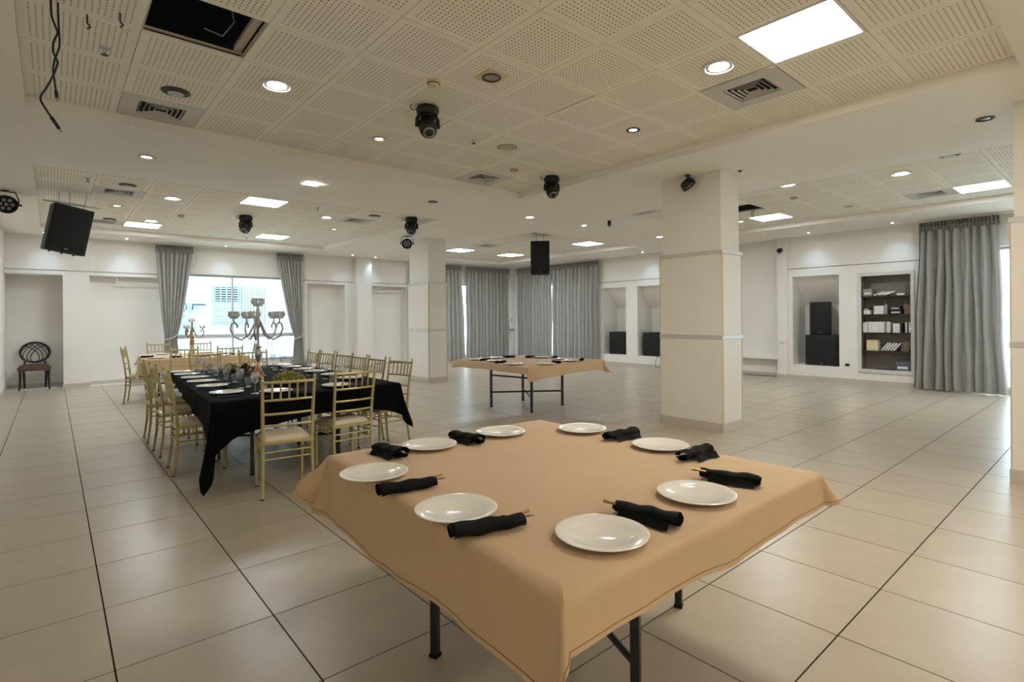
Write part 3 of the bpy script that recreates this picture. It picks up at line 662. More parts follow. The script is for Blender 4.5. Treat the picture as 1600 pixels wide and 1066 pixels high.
# stage lights -------------------------------------------------------------------
def moving_head(label, loc, rz, pitch, s=1.0, cab=None):
    o = thing('moving_head_light', label, 'stage light', loc, rz, 'black moving head stage lights')
    o.scale = (s, s, s)
    MB().lathe([(.085, -.006), (.108, -.014), (.112, -.05), (.10, -.082), (.06, -.088)], 8, Matrix.Rotation(PI/8, 4, 'Z')).build('base', 'black', o, bevel=.006)
    mb = MB(); mb.lathe([(.06, -.088), (.06, -.10)], 16)
    for q in (-1, 1):
        mb.tube([(q*.03, 0, -.095), (q*.085, 0, -.10), (q*.098, 0, -.125), (q*.097, 0, -.20)], [.018, .02, .02, .024], 8)
    mb.build('yoke', 'black', o)
    R = Matrix.Translation((0, 0, -.195)) @ Matrix.Rotation(pitch, 4, 'X')
    hd = MB().lathe([(.03, .094), (.066, .088), (.084, .05), (.086, -.03), (.076, -.085), (.058, -.100)], 20, R).build('head', 'black', o)
    MB().lathe([(.056, -.094), (.054, -.108), (.040, -.110), (.038, -.096)], 24, R, False, False).build('lens_ring', 'lensgrey', hd)
    MB().lathe([(.040, -.1015), (.02, -.106), (.001, -.107)], 16, R, False, False).build('lens', 'lens', hd)
    pts = [(-.10, 0, -.04), (-.15, .0, -.05), (-.165, .0, -.02), (-.15, 0, .0)]
    MB().tube(pts, .005, 6).build('power_cable', 'black', o)
    for q in (-1, 1): B((q*.06-.02, -.03, -.006), (q*.06+.02, .03, 0)).build('clamp', 'blackgloss', o)
    return o
moving_head('nearest black moving head light on the ceiling', (2.50, 4.02, ZR), .0-YAW+.35, -.75, .92)
moving_head('black moving head light at the far corner of the near ceiling bay', (4.98, 4.97, ZR), -YAW+.3, -.7, .95)
moving_head('black moving head light in the left rear bay', (2.62, 10.3, ZR), -YAW-.0, -.7, 1.05)
moving_head('black moving head light near the far white column', (5.0, 8.62, ZR), -YAW, -.7, 1.05)
def par_can(label, loc, aim, s=1.0, drop=.14):
    o = thing('par_can', label, 'stage light', loc, 0, 'round LED stage lamps'); o.scale = (s, s, s)
    d = Vector(aim).normalized(); R = Matrix.Translation((0, 0, -drop)) @ d.to_track_quat('Z', 'Y').to_matrix().to_4x4()
    hd = MB().lathe([(.03, -.06), (.085, -.055), (.10, -.02), (.105, .05), (.095, .052), (.09, .03)], 24, R, True, False).build('housing', 'black', o)
    MB().lathe([(.092, .032), (.001, .033)], 24, R, False, False).build('face', 'blackgloss', hd)
    for k in range(7):
        a = 2*PI*k/6; c = Vector((0, 0, .036)) if k == 6 else Vector((.055*math.cos(a), .055*math.sin(a), .036))
        MB().lathe([(.021, 0), (.014, .006), (.001, .008)], 10, R @ Matrix.Translation(c), False, False).build('led_lens', 'lensgrey', hd)
    side = d.cross(Vector((0, 0, 1))).normalized(); c = Vector((0, 0, -drop))
    MB().tube([c+side*.118, c+side*.118+Vector((0,0,.06)), c+side*.09+Vector((0,0,drop-.012)), c-side*.09+Vector((0,0,drop-.012)), c-side*.118+Vector((0,0,.06)), c-side*.118], .007, 6).build('yoke', 'black', o)
    for q in (-1, 1): MB().cyl(c+side*q*.10, c+side*q*.145, .012, n=8).build('knob', 'black', o)
    B((-.03, -.03, -.014), (.03, .03, 0)).build('ceiling_clamp', 'black', o)
    return o
par_can('round LED stage lamp on the ceiling at the left picture edge', (-.47, 9.9, ZS), (.3, -1, -.35), 1.15, .155)
p = py(635, 373, 10.0)
par_can('round LED stage lamp just left of the far white column', pz(636, 369, ZS)*1.0, (-.55, -.8, -.3), 1.05, .15)
par_can('black stage lamp hanging on the main column, tilted downwards', (6.02, 3.62, ZS), (.25, -.55, -.8), .85, .13)
p = px(1240, 389, XR-.1); o = thing('wall_camera', 'small black camera high on the right wall pilaster', 'camera', (XR-.05, 5.19, p.z))
MB().cyl((0, 0, 0), (-.06, 0, 0), .02, n=10).build('bracket', 'black', o); MB().lathe([(.02, -.05), (.05, -.04), (.055, .04), (.045, .05)], 16, Matrix.Translation((-.10, 0, -.01)) @ Matrix.Rotation(-1.9, 4, 'Y')).build('housing', 'black', o)
p = pz(952, 345, ZS); o = thing('ceiling_camera', 'tiny black camera on the soffit over the middle table', 'camera', p)
MB().cyl((0, 0, 0), (0, 0, -.03), .03, n=12).build('base', 'black', o); MB().cyl((-.05, -.04, -.05), (.05, .04, -.065), .032, n=12).build('housing', 'black', o)

# bookcase --------------------------------------------------------------------------
bx, by0, by1, bz0, bz1 = XR, 2.77, 3.67, .26, 2.24
o = thing('bookcase', 'built-in wall bookcase with dark shelves beside the grey curtain', 'bookcase', (bx, (by0+by1)/2, bz0))
hy = (by1-by0)/2; hz = bz1-bz0; dp = .295
mb = MB(); f = .055
for a, b in (((-hy-.03, -.03), (hy+.03, f-.01)), ((-hy-.03, hz-f+.01), (hy+.03, hz+.03)), ((-hy-.03, f-.01), (-hy+f-.02, hz-f+.01)), ((hy-f+.02, f-.01), (hy+.03, hz-f+.01))): mb.box((-.022, a[0], a[1]), (-.001, b[0], b[1]))
mb.build('frame', 'frame_white', o, bevel=.003)
B((dp-.012, -hy+.004, .004), (dp, hy-.004, hz-.004)).build('back_panel', 'shelfback', o, smooth=False)
for s in (-1, 1): a, b = sorted((s*(hy-.004), s*(hy-.024))); B((0, a, .004), (dp-.012, b, hz-.004)).build('side_panel', 'shelfback', o, smooth=False)
B((0, -hy+.024, .004), (dp-.012, hy-.024, .03)).build('bottom_board', 'shelfback', o, smooth=False); B((0, -hy+.024, hz-.03), (dp-.012, hy-.024, hz-.004)).build('top_board', 'shelfdark', o, smooth=False)
SHZ = [1.79, 1.42, 1.05, .68]
for z in SHZ: B((.005, -hy+.024, z-.03-bz0), (dp-.012, hy-.024, z-bz0)).build('shelf', 'shelfdark', o, bevel=.001)
YL = by1-.03       # left end as seen from the room (larger y)
bk = 0
def book(label, y, z, wdt, hgt, m, lean=0.0, dep=.17, flat=False, cat='book', grp=None, nm='book'):
    """y = left edge measured from the left end; lean in radians, top tilting right"""
    o = thing(nm, label, cat, (bx+.03, YL-y, z), 0, grp)
    if lean: o.rotation_euler = (lean, 0, 0); o.location.z += wdt*math.sin(lean)+.0005
    if nm == 'book':
        mb = MB(); c = .003
        mb.box((0, -wdt, 0), (.003, 0, hgt)); mb.box((.003, -wdt, 0), (dep, -wdt+c, hgt)); mb.box((.003, -c, 0), (dep, 0, hgt))
        if flat: mb = MB(); mb.box((0, -wdt, 0), (dep, 0, c)); mb.box((0, -wdt, hgt-c), (dep, 0, hgt)); mb.box((0, -wdt, c), (.003, 0, hgt-c))
        mb.build('cover', m, o, smooth=False)
        (B((.004, -wdt+c+.0005, .004), (dep-.005, -c-.0005, hgt-.004)) if not flat else B((.0035, -wdt+.004, c+.0005), (dep-.005, -.004, hgt-c-.0005))).build('pages', 'pages', o, smooth=False)
    else:
        B((0, -wdt, 0), (dep, 0, hgt)).build('body', m, o, bevel=.004)
        B((-.002, -wdt*.85, hgt*.25), (0, -wdt*.15, hgt*.5)).build('label_strip', 'bookwhite', o, smooth=False)
    return o
s1, s2, s3, s4 = [z+.001 for z in SHZ]; s5 = bz0+.031
book('grey storage box at the left of the top bookshelf', .02, s1, .165, .145, 'bookgrey', nm='storage_box', cat='box')
for k in range(3): book('%s pale book of the toppled row on the top bookshelf' % ORD[k], .21+.085*k, s1, .026, .185, 'bookwhite', lean=1.2, dep=.15)
for k in range(2): book('%s white book lying flat on the top bookshelf' % ('lower' if k == 0 else 'upper'), .600, s1+.022*k, .13, .02, 'bookwhite', flat=True)
for k in range(3): book('%s brown book leaning at the right of the top bookshelf' % ORD[k], .735+.034*k-.0, s1+.003, .022, .185-.01*k, 'bookbrown', lean=.10)
book('white box with a black top on the second bookshelf', .03, s2, .115, .085, 'bookwhite', nm='storage_box', cat='box'); book('small black box on the white box, second bookshelf', .035, s2+.086, .10, .055, 'bookblack', nm='storage_box', cat='box')
for k in range(4): book('%s thick white book of the stack on the second bookshelf' % ['bottom', 'second', 'third', 'top'][k], .21+.004*k, s2+.057*k, .17, .054, 'bookwhite' if k < 3 else 'bookblack', flat=True)
book('upright pale book beside the stack on the second bookshelf', .395, s2, .045, .19, 'bookgrey')
book('black box with a white label on the second bookshelf', .48, s2, .20, .085, 'bookblack', nm='storage_box', cat='box'); book('upper black box on the second bookshelf', .485, s2+.086, .18, .075, 'bookblack', nm='storage_box', cat='box')
for k in range(3): book('%s brown book at the right end of the second bookshelf' % ORD[k], .725+.034*k, s2, .03, .20-.012*k, 'bookbrown')
for k in range(3): book('%s white book at the left end of the third bookshelf' % ORD[k], .02+.028*k, s3, .024, .20+.008*k, 'bookwhite')
for k in range(10): book('%s volume of the white encyclopaedia on the third bookshelf' % ORD[k], .115+.028*k, s3, .0265, .215, 'bookwhite', grp='white encyclopaedia volumes')
for k in range(3): book('%s pale book right of the encyclopaedia on the third bookshelf' % ORD[k], .405+.029*k, s3, .026, .215, 'bookwhite' if k else 'bookgrey')
for k in range(4): book('%s book of the shorter white group on the third bookshelf' % ORD[k], .535+.029*k, s3, .026, .18, 'bookwhite')
book('dark book after the shorter white group on the third bookshelf', .655, s3, .03, .185, 'bookblack')
for k in range(3): book('%s narrow book at the right end of the third bookshelf' % ORD[k], .74+.027*k, s3, .024, .205, ('bookwhite', 'bookblack', 'bookwhite')[k])
for k in range(5): book('%s yellowed book of the pile on the fourth bookshelf' % ['bottom', 'second', 'third', 'fourth', 'top'][k], .08+.006*(k % 2), s4+.043*k, .20, .041, 'bookyellow', flat=True)
for k in range(5): book('%s slanting white book in the middle of the fourth bookshelf' % ORD[k], .33+.05*k, s4+.002, .026, .19-.01*(k % 2), 'bookwhite', lean=.65)
for k in range(4): book('%s brown book leaning at the right of the fourth bookshelf' % ORD[k], .665+.034*k, s4+.002, .028, .19+.01*(k % 2), 'bookbrown', lean=.14)
book('grey blue magazine box at the bottom of the bookcase', .57, s5, .24, .19, 'bookblue', nm='storage_box', cat='box')
book('flat dark folder at the bottom of the bookcase', .23, s5, .30, .02, 'bookblack', flat=True, dep=.22)
# small wall fittings
tag(B((XR-.012, 3.86, .34), (XR, 3.94, .39)).build('wall_socket', 'blackgloss', bevel=.003), 'small black socket low on the wall beside the bookcase', 'socket')
tag(B((XR-.060, 5.15, .76), (XR-.05, 5.25, .83)).build('light_switch', 'frame_white', bevel=.003), 'white double switch on the right wall pilaster', 'switch')
tag(B((XR-.033, 2.785, 1.10), (XR-.022, 2.825, 1.15)).build('door_catch', 'white', bevel=.002), 'small white catch on the bookcase frame', 'catch')
p = px(1028, 560, XR); tag(MB().tube([(XR+.05, p.y, .33), (XR-.02, p.y+.01, .30), (XR-.03, p.y+.06, .18), (XR-.04, p.y+.05, .02), (XR-.05, p.y-.05, .008), (XR-.05, p.y-.12, .06), (XR-.02, p.y-.12, .2)], .006, 6).build('speaker_cable', 'black'), 'black cable loop below the speaker niche by the main column', 'cable')
tag(MB().tube([(12.3, YB-.02, 1.9), (12.33, YB-.03, 1.3), (12.38, YB-.05, .85), (12.45, YB-.06, .62)], .006, 6).build('corner_cable', 'cablegrey'), 'thin grey cable hanging down the room corner', 'cable')
tag(B((12.44, YB-.03, 1.28), (12.53, YB, 1.40)).build('corner_socket', 'frame_white', bevel=.003), 'white socket plate in the room corner', 'socket')
o = thing('corner_shelf_box', 'small dark connector box low in the room corner', 'junction box', (12.46, YB-.05, .98)); B((-.07, -.04, -.015), (.07, .03, .015)).build('body', 'black', o, bevel=.004); MB().tube([(.05, -.02, 0), (.10, -.05, -.03), (.11, -.04, -.08)], .006, 6).build('lead', 'black', o)

# tables -------------------------------------------------------------------------------
def leg_frame(o, c, rot, side, zt):
    """square folding leg frame: four legs, crossed low stretchers, two top bars"""
    R = Matrix.Translation((c[0], c[1], 0)) @ Matrix.Rotation(rot, 4, 'Z'); h = side/2; r = .016
    pts = [(-h, -h), (h, -h), (h, h), (-h, h)]
    for x, y in pts:
        lg = MB(); lg.box((x-r, y-r, .012), (x+r, y+r, zt)); lg.v = [R @ v for v in lg.v]; l = lg.build('leg', 'legblack', o, bevel=.003)
        ft = MB(); ft.box((x-r-.003, y-r-.003, 0), (x+r+.003, y+r+.003, .013)); ft.v = [R @ v for v in ft.v]; ft.build('foot_cap', 'blackgloss', l)
    for (a, b, z) in ((0, 2, .205), (1, 3, .232), (3, 0, .50), (1, 2, .50), (0, 1, zt-.03), (2, 3, zt-.03)):
        MB().cyl(R @ Vector((*pts[a], z)), R @ Vector((*pts[b], z)), .013, n=8).build('stretcher', 'legblack', o)
def tablecloth(label, corners, drop, m, zt, alphas, tips=(1, 1, 1, 1), wob=.012, seed=0, nseg=26, hem=True):
    """corners: 4 xy (counter-clockwise); drop: per side i -> i+1 the overhang at its start, middle and end; alphas: outward flare, tips: extra length at each corner"""
    c = [Vector((x, y, 0)) for x, y in corners]; ctr = sum(c, Vector())/4
    o = thing('tablecloth', label, 'tablecloth', (ctr.x, ctr.y, zt), 0)
    th = .004; rings = 10; rad = .010; per = []        # (base point, outward dir, drop, flare, wave)
    def dq(d, t): return d[0]*(1-t)*(1-2*t) + d[1]*4*t*(1-t) + d[2]*t*(2*t-1)
    K = 12
    for i in range(4):
        a, b = c[i]-ctr, c[(i+1) % 4]-ctr; e = (b-a); L = e.length; e.normalize(); nrm = Vector((e.y, -e.x, 0))
        pe = (c[i-1]-c[i]).normalized(); prevn = Vector((-pe.y, pe.x, 0))
        gr = 1+.55*(tips[i]-1); gn = .55*(tips[(i+1) % 4]-1); d0, d1 = drop[i-1][2]*gr, drop[i][0]*gr
        for k in range(K):
            ang = k/K*PI/2; d = (prevn*math.cos(ang) + nrm*math.sin(ang)).normalized(); s2 = math.sin(2*ang)
            ln = 1/max(math.cos(ang)/d0, math.sin(ang)/d1, 1e-6)
            per.append((a, d, ln*(1+(tips[i]-1)*s2**.6)*(1-.16*s2**4), math.radians(4)+alphas[i]*s2**1.3, 0))
        for k in range(nseg):
            t = k/nseg; p = a+(b-a)*t; env = min(1, t*4)*min(1, (1-t)*4)
            wv = wob*(math.sin(t*L*9+i*2+seed)+.7*math.sin(t*L*17+seed*1.7+i)+.4*math.sin(t*L*29+i*3))*env
            ln = dq(drop[i], t)*(1+.035*math.sin(t*11+i+seed)*env) + drop[i][0]*(gr-1)*math.exp(-(t*L/.12)**1.5) + drop[i][2]*gn*math.exp(-((1-t)*L/.12)**1.5)
            fl = math.radians(4) + alphas[i]*.3*math.exp(-t*L/.035) + alphas[(i+1) % 4]*.3*math.exp(-(1-t)*L/.035)
            per.append((p, nrm, ln, fl, wv))
    n = len(per); verts = []
    TR = 14
    for r in range(TR):
        f = (r+1)/TR
        for q in per: p = q[0]*f; verts.append(Vector((p.x, p.y, th + .0012*math.sin(p.x*9+seed)*math.sin(p.y*7))))
    ctrv = len(verts); verts.append(Vector((0, 0, th))); base0 = len(verts)
    for r in range(1, rings+1):
        s_ = (r/rings)**1.25
        for q in per:
            ln, al, wv = q[2], q[3], q[4]; d = ln*s_
            al2 = al*(0.6+.4*s_)
            out = rad*min(1, d/.02)**.5 + d*math.sin(al2) + max(-.004, wv*s_*1.2)
            p = q[0]+q[1]*out; verts.append(Vector((p.x, p.y, th-max(0, d*math.cos(al2)-rad*.15))))
    fs = []
    for r in range(TR-1):
        for k in range(n): fs.append((r*n+k, r*n+(k+1) % n, (r+1)*n+(k+1) % n, (r+1)*n+k))
    for k in range(n): fs.append((ctrv, k, (k+1) % n))
    for r in range(rings):
        a0 = (TR-1)*n if r == 0 else base0+(r-1)*n; b0 = base0+r*n
        for k in range(n): fs.append((a0+k, a0+(k+1) % n, b0+(k+1) % n, b0+k))
    mb = MB(); mb.add(verts, fs); cl = mb.build('cloth', m, o)
    cl.data.set_sharp_from_angle(angle=math.radians(80))
    if hem:      # stitched hem line just above the edge, on the outer face
        pts = []
        for k, q in enumerate(per):
            v0, v1 = verts[base0+(rings-2)*n+k], verts[base0+(rings-1)*n+k]; L = (v1-v0).length
            pts.append(v1+(v0-v1)*min(.9, .016/max(L, .001)) + q[1]*.0006)
        MB().tube(pts, .0011, 4, closed=True).build('hem_stitch', 'stitch', o)
    return o
def table(label, corners, zt, frames):
    c = [Vector((x, y, 0)) for x, y in corners]; ctr = sum(c, Vector())/4
    o = thing('folding_table', label, 'table', (ctr.x, ctr.y, 0))
    mb = MB(); vs = [(p.x-ctr.x, p.y-ctr.y, z) for z in (zt-.028, zt) for p in [ctr+(q-ctr)*.992 for q in c]]
    mb.add(vs, [(3,2,1,0),(4,5,6,7),(0,1,5,4),(1,2,6,5),(2,3,7,6),(3,0,4,7)]).build('tabletop', 'tablewood', o, bevel=.003)
    for (fxy, rot, side) in frames: leg_frame(o, (fxy[0]-ctr.x, fxy[1]-ctr.y), rot, side, zt-.028)
    return o
ZTB = .74; CL = ZTB+.0045
near_c = [(.885, .855), (2.385, .845), (2.345, 2.465), (1.0, 2.50)]
table('folding table with black metal legs under the near peach cloth', near_c, ZTB, [((1.73, 1.655), .39, .83)])
tablecloth('peach tablecloth on the large table nearest the camera', near_c, ((.115, .135, .13), (.13, .14, .13), (.13, .14, .17), (.29, .268, .215)), 'peach', ZTB, (.08, .55, .5, .80), (1.2, 1.0, 1, .85), seed=1, wob=.006)
mid_c = [(4.72, 5.18), (6.42, 5.32), (6.22, 6.95), (4.88, 7.02)]
table('folding table with black metal legs under the middle peach cloth', mid_c, ZTB, [((5.68, 6.25), .17, .80)])
tablecloth('peach tablecloth on the middle table near the white columns', mid_c, ((.20, .15, .15), (.15, .13, .12), (.12, .12, .12), (.12, .10, .10)), 'peach', ZTB, (.1, .5, .5, .6), (1.0, 1.25, 1, 1.1), seed=3, wob=.008)
blk_c = [(.94, 4.66), (2.66, 4.84), (2.72, 8.05), (1.12, 7.95)]
table('long folding table under the black cloth', blk_c, ZTB, [((1.72, 5.62), .12, .84), ((1.85, 7.05), .05, .84)])
tablecloth('black tablecloth on the long table set with chairs', blk_c, ((.30, .20, .27), (.22, .2, .2), (.2, .2, .12), (.06, .14, .26)), 'blackcloth', ZTB, (.16, .22, .4, .4), (1.6, 1.35, 1, 1), seed=5, wob=.012, hem=False)
bck_c = [(1.08, 10.65), (2.70, 10.45), (2.80, 12.2), (1.25, 12.35)]
table('folding table under the peach cloth by the back window', bck_c, ZTB, [((1.95, 11.4), .1, .84)])
tablecloth('peach tablecloth on the far table by the back window', bck_c, ((.23, .22, .22), (.2, .2, .2), (.2, .2, .2), (.2, .2, .22)), 'peach', ZTB, (.2, .3, .4, .4), (1.2, 1.1, 1, 1), seed=7, hem=False)

# plates ---------------------------------------------------------------------------------
plate_me = MB().lathe([(.001, .004), (.045, .004), (.07, .0), (.078, .0), (.082, .005), (.09, .008), (.128, .0125), (.1365, .015), (.137, .0175), (.1345, .0185), (.126, .0170), (.094, .0130), (.087, .0085), (.001, .0080)], 48, cap0=False, cap1=False).mesh('plate', 'plate')
plate_lo = MB().lathe([(.001, .003), (.078, .0), (.09, .008), (.1365, .015), (.1345, .0185), (.094, .0130), (.087, .0085), (.001, .0080)], 24, cap0=False, cap1=False).mesh('plate', 'plate')
def plate(label, x, y, z, group, lo=False, s=1.0):
    p = link('dinner_plate', plate_lo if lo else plate_me, None, (x, y, z)); p.scale = (s, s, s); return tag(p, label, 'plate', group)
ZC = CL+.0022
near_plates = [(1.002, 2.04), (1.015, 1.471), (1.218, 1.019), (1.747, 1.024), (2.309-.03, 1.53), (2.318-.03, 2.053), (1.894, 2.302), (1.435, 2.311)]
nlab = ['white plate at the left corner of the near peach table', 'white plate on the left side of the near peach table, nearest the camera', 'largest looking white plate at the front corner of the near peach table', 'white plate on the right front side of the near peach table', 'white plate at the right of the near peach table, in front of the main column', 'white plate at the back right corner of the near peach table', 'white plate in the middle of the far edge of the near peach table', 'white plate at the back left corner of the near peach table']
for (x, y), l in zip(near_plates, nlab): plate(l, x, y, ZC, 'plates on the near peach table')

# napkin rolls with cutlery ------------------------------------------------------------------
def napkin(label, a, b, z, cut=None, r=.023, group=None, seed=0):
    a, b = Vector((a[0], a[1], 0)), Vector((b[0], b[1], 0)); L = (b-a).length; ang = math.atan2(b.y-a.y, b.x-a.x); m = (a+b)/2
    o = thing('napkin_roll', label, 'napkin', (m.x, m.y, z), ang, group); rnd = random.Random(seed); N = 16; K = 30
    ph = [rnd.uniform(0, 6) for _ in range(4)]
    turns = 2.6; MS = 44
    def sp(u, v):   # spiral sheet rolled along x, flattened
        th = v*turns*2*PI; x = (u-.5)*L + .006*math.sin(th*.5+ph[0]) 
        rr = r*(.42+.58*v)*(1+.10*math.sin(5*u*PI+ph[1]+th)+.06*math.sin(9*u+ph[2]-2*th)) * (1-.18*u)
        y = rr*1.35*math.cos(th+.6); zz = rr*.86*math.sin(th+.6)
        return Vector((x, y, max(zz+r*.80*(1-.1*u), .0012)))
    MB().grid(sp, 20, MS).build('cloth_roll', 'napkin', o)
    # loose outer flap
    def fl(u, v):
        x = (u-.5)*L*.8-.01; y = r*1.3+v*.022+.006*math.sin(8*u+ph[3]); zz = r*.75*(1-v)**1.4+.0015+.004*abs(math.sin(11*u+ph[0]))*(1-v)
        return Vector((x, y, zz))
    MB().grid(fl, 14, 5).build('flap', 'napkin', o)
    if cut:
        kind, dy = cut; s = 1 if kind != 'left' else -1; zc = r*.9
        fk = MB(); x0, x1 = L*.38*s, (L*.5+.022)*s; xa, xb = sorted((x0, x1)); fk.box((xa, dy-.006, zc), (xb, dy+.006, zc+.002))
        for k in range(3): fk.box((min(x1, x1+.02*s), dy-.007+k*.006, zc), (max(x1, x1+.02*s), dy-.005+k*.006+.0015, zc+.002))
        fk.build('fork', 'steel', o, smooth=False)
        MB().tube([(x0, dy+.012, zc+.004), (x1+.012*s, dy+.02, zc+.010)], [.0035, .0055], 8).build('knife_handle', 'brass', o)
    return o
nap = [((.9, 1.798), (1.114, 1.755), 'black napkin roll with cutlery on the left side of the near peach table', ('right', -.004)),
       ((.88, 1.308), (1.101, 1.241), 'black napkin roll with fork showing, between the two plates at the left front', ('right', .0)),
       ((1.449, .91), (1.415, 1.121), 'black napkin roll with cutlery at the front right of the near peach table', ('right', .004)),
       ((2.026, .924), (1.969, 1.128), 'black napkin roll with cutlery near the right corner of the near peach table', ('right', .0)),
       ((2.45, 1.303), (2.24, 1.314), 'short looking black napkin roll at the right edge of the near peach table', ('right', 0)),
       ((2.40, 1.765), (2.19, 1.80), 'black napkin roll on the back right side of the near peach table', None),
       ((1.651, 2.18), (1.63, 2.395), 'black napkin roll between the two plates on the back left side', ('left', 0)),
       ((1.224, 2.20), (1.199, 2.41), 'black napkin roll at the back left corner of the near peach table', ('left', 0))]
for k, (a, b, l, cut) in enumerate(nap):
    if k == 4: a, b = (2.33, 1.303), (2.13, 1.318)
    napkin(l, a, b, ZC, cut, r=.027 if k < 4 else .031, group='black napkin rolls on the near peach table', seed=k)
# middle table setting (same pattern)
mp = [(744, 559.5), (778, 557), (776, 562), (808, 567), (860, 566.5), (900, 561.5), (888, 558.5), (852, 556)]
ml = ['leftmost white plate on the middle peach table', 'back left white plate on the middle peach table', 'white plate behind the front left plate of the middle table', 'front left white plate on the middle peach table', 'front right white plate on the middle peach table', 'rightmost white plate on the middle peach table', 'white plate at the right rear of the middle peach table', 'back white plate on the middle peach table']
midc = Vector((5.56, 6.12))
for (u, v), l in zip(mp, ml):
    p = pz(u, v, ZC+.012); plate(l, 5.58+(p.x-5.78)*.92, 6.15+(p.y-6.3)*.92, ZC, 'plates on the middle peach table', True)
for k, (u, v, da, l) in enumerate([(759, 560.5, .3, 'black napkin roll at the left of the middle peach table'), (785, 564.5, .2, 'black napkin roll beside the front left plate of the middle table'), (798, 556, -.3, 'black napkin roll at the back of the middle peach table'), (874, 556.5, .9, 'black napkin roll at the right rear of the middle table'), (877, 564.5, 1.2, 'black napkin roll beside the front right plate of the middle table'), (919, 560.5, .6, 'black napkin roll at the right corner of the middle table'), (834, 556, .2, 'black napkin roll on the far side of the middle table')]):
    p = pz(u, v, ZC+.01); x, y = 5.58+(p.x-5.78)*.92, 6.15+(p.y-6.3)*.92; d = Vector((math.cos(da), math.sin(da)))*.10
    napkin(l, (x-d.x, y-d.y), (x+d.x, y+d.y), ZC, None, group='black napkin rolls on the middle table', seed=20+k)

# chiavari chairs ---------------------------------------------------------------------------
def chiavari():
    o = thing('chiavari_chair', 'x', 'chair')
    wd, r = .188, .0125
    for s in (-1, 1):
        bl = MB().tube([(s*.192, -.215, .0), (s*.185, -.185, .22), (s*.182, -.178, .44), (s*.186, -.200, .66), (s*.192, -.245, .925)], [.011, .0125, .0145, .0135, .0115], 10).build('rear_leg', 'gold', o)
        MB().ball((s*.1925, -.2475, .942), .0125, 8, 6, (1, 1, 1.25)).build('finial', 'gold', bl)
        MB().lathe([(.013, 0), (.013, .01), (.011, .012)], 10, Matrix.Translation((s*.192, -.2155, 0))).build('foot', 'darkwood', bl)
        fl = MB().tube([(s*.178, .19, 0), (s*.182, .188, .22), (s*.184, .186, .425)], [.0105, .013, .0145], 10).build('front_leg', 'gold', o)
        MB().lathe([(.013, 0), (.013, .01), (.011, .012)], 10, Matrix.Translation((s*.178, .19, 0))).build('foot', 'darkwood', fl)
        for z in (.30, .355): MB().cyl((s*.184, -.182, z), (s*.182, .187, z), .0072, n=8).build('side_stretcher', 'gold', o)
        for k in range(3):
            y = -.06+.09*k; MB().cyl((s*.183, y, .355), (s*.183, y, .415), .0055, n=6).build('short_spindle', 'gold', o)
    for z, y in ((.30, -.182), (.355, -.18), (.27, .188), (.34, .187)): MB().cyl((-.183, y, z), (.183, y, z), .0072, n=8).build('cross_stretcher', 'gold', o)
    for k in range(4):
        x = -.105+.07*k; MB().cyl((x, .187, .34), (x, .187, .415), .0055, n=6).build('short_spindle', 'gold', o)
    B((-.198, -.195, .412), (.198, .205, .44)).build('seat_frame', 'gold', o, bevel=.008, seg=2)
    def cush(a, b):
        x, y = (a-.5)*2, (b-.5)*2; e = max(0, 1-abs(x)**6)*max(0, 1-abs(y)**6); return Vector((x*.180, y*.178+.01, .44+.038*e**.35))
    MB().grid(cush, 14, 14).build('cushion', 'cushion', o)
    def yb(z): 
        return -.178-.022*((z-.44)/.22) if z < .66 else -.200-.045*((z-.66)/.265)
    for z in (.565, .655, .765, .905):
        pts = [(-.184+.368*t/8, yb(z)-.022*math.sin(PI*t/8)*(1 if z < .8 else .8), z) for t in range(9)]
        MB().tube(pts, .0095 if z < .9 else .012, 8).build('back_rail', 'gold', o)
    for k in range(5):
        t = (k+1)/6; x = -.184+.368*t; bo = .022*math.sin(PI*t)*.9
        MB().cyl((x, yb(.765)-bo, .765), (x, yb(.905)-bo, .905), .0075, n=8).build('back_spindle', 'gold', o)
    return o
ch = chiavari(); first = [True]
def chair(label, x, y, rz, group):
    """x, y = centre of the rear feet line; rz = direction the sitter faces relative to +Y"""
    c = Vector((x, y, 0)) + Matrix.Rotation(rz, 3, 'Z') @ Vector((0, .2, 0))
    if first[0]: ch.location = c; ch.rotation_euler = (0, 0, rz); tag(ch, label, 'chair', group); first[0] = False; return ch
    return dup(ch, c, rz, label, group)
G1 = 'gold chairs around the black table'; G2 = 'gold chairs around the far peach table'
chair('gold chiavari chair with back to camera, front left of the black table', 1.41, 4.36, -.13, G1)
chair('gold chiavari chair with back to camera, front right of the black table', 2.08, 4.64, .06, G1)
for k, y in enumerate((5.76, 6.63, 7.48)): chair('%s gold chair along the left side of the black table, counted from the camera' % ORD[k], .83, y, -PI/2+(-.03, .03, -.02)[k], G1)
for k, (x, y, a) in enumerate([(2.90, 5.36, .18), (2.86, 5.86, .05), (2.86, 6.34, .02), (2.88, 6.84, .12), (2.86, 7.36, .1), (2.82, 7.78, .03)]):
    chair('%s gold chair along the right side of the black table, counted from the camera' % ORD[k], x+.02, y, PI/2+a, G1)
for k, (x, y) in enumerate([(1.62, 8.42), (2.26, 8.48)]): chair('gold chair at the far end of the black table, %s one' % ('left' if k == 0 else 'right'), x, y, PI+.05, G1)
chair('gold chair standing at the left end of the far peach table', .96, 11.25, -PI/2-.25, G2)
chair('gold chair with back to camera at the far peach table, left one', 1.66, 10.28, -.05, G2); chair('gold chair with back to camera at the far peach table, right one', 2.33, 10.22, -.05, G2)
chair('gold chair behind the far peach table, in front of the left curtain', 1.62, 12.75, PI, G2); chair('gold chair behind the far peach table, in front of the window', 2.35, 12.68, PI+.05, G2)
chair('gold chair at the right end of the far peach table, seen from its side', 3.05, 11.45, PI/2-.1, G2)

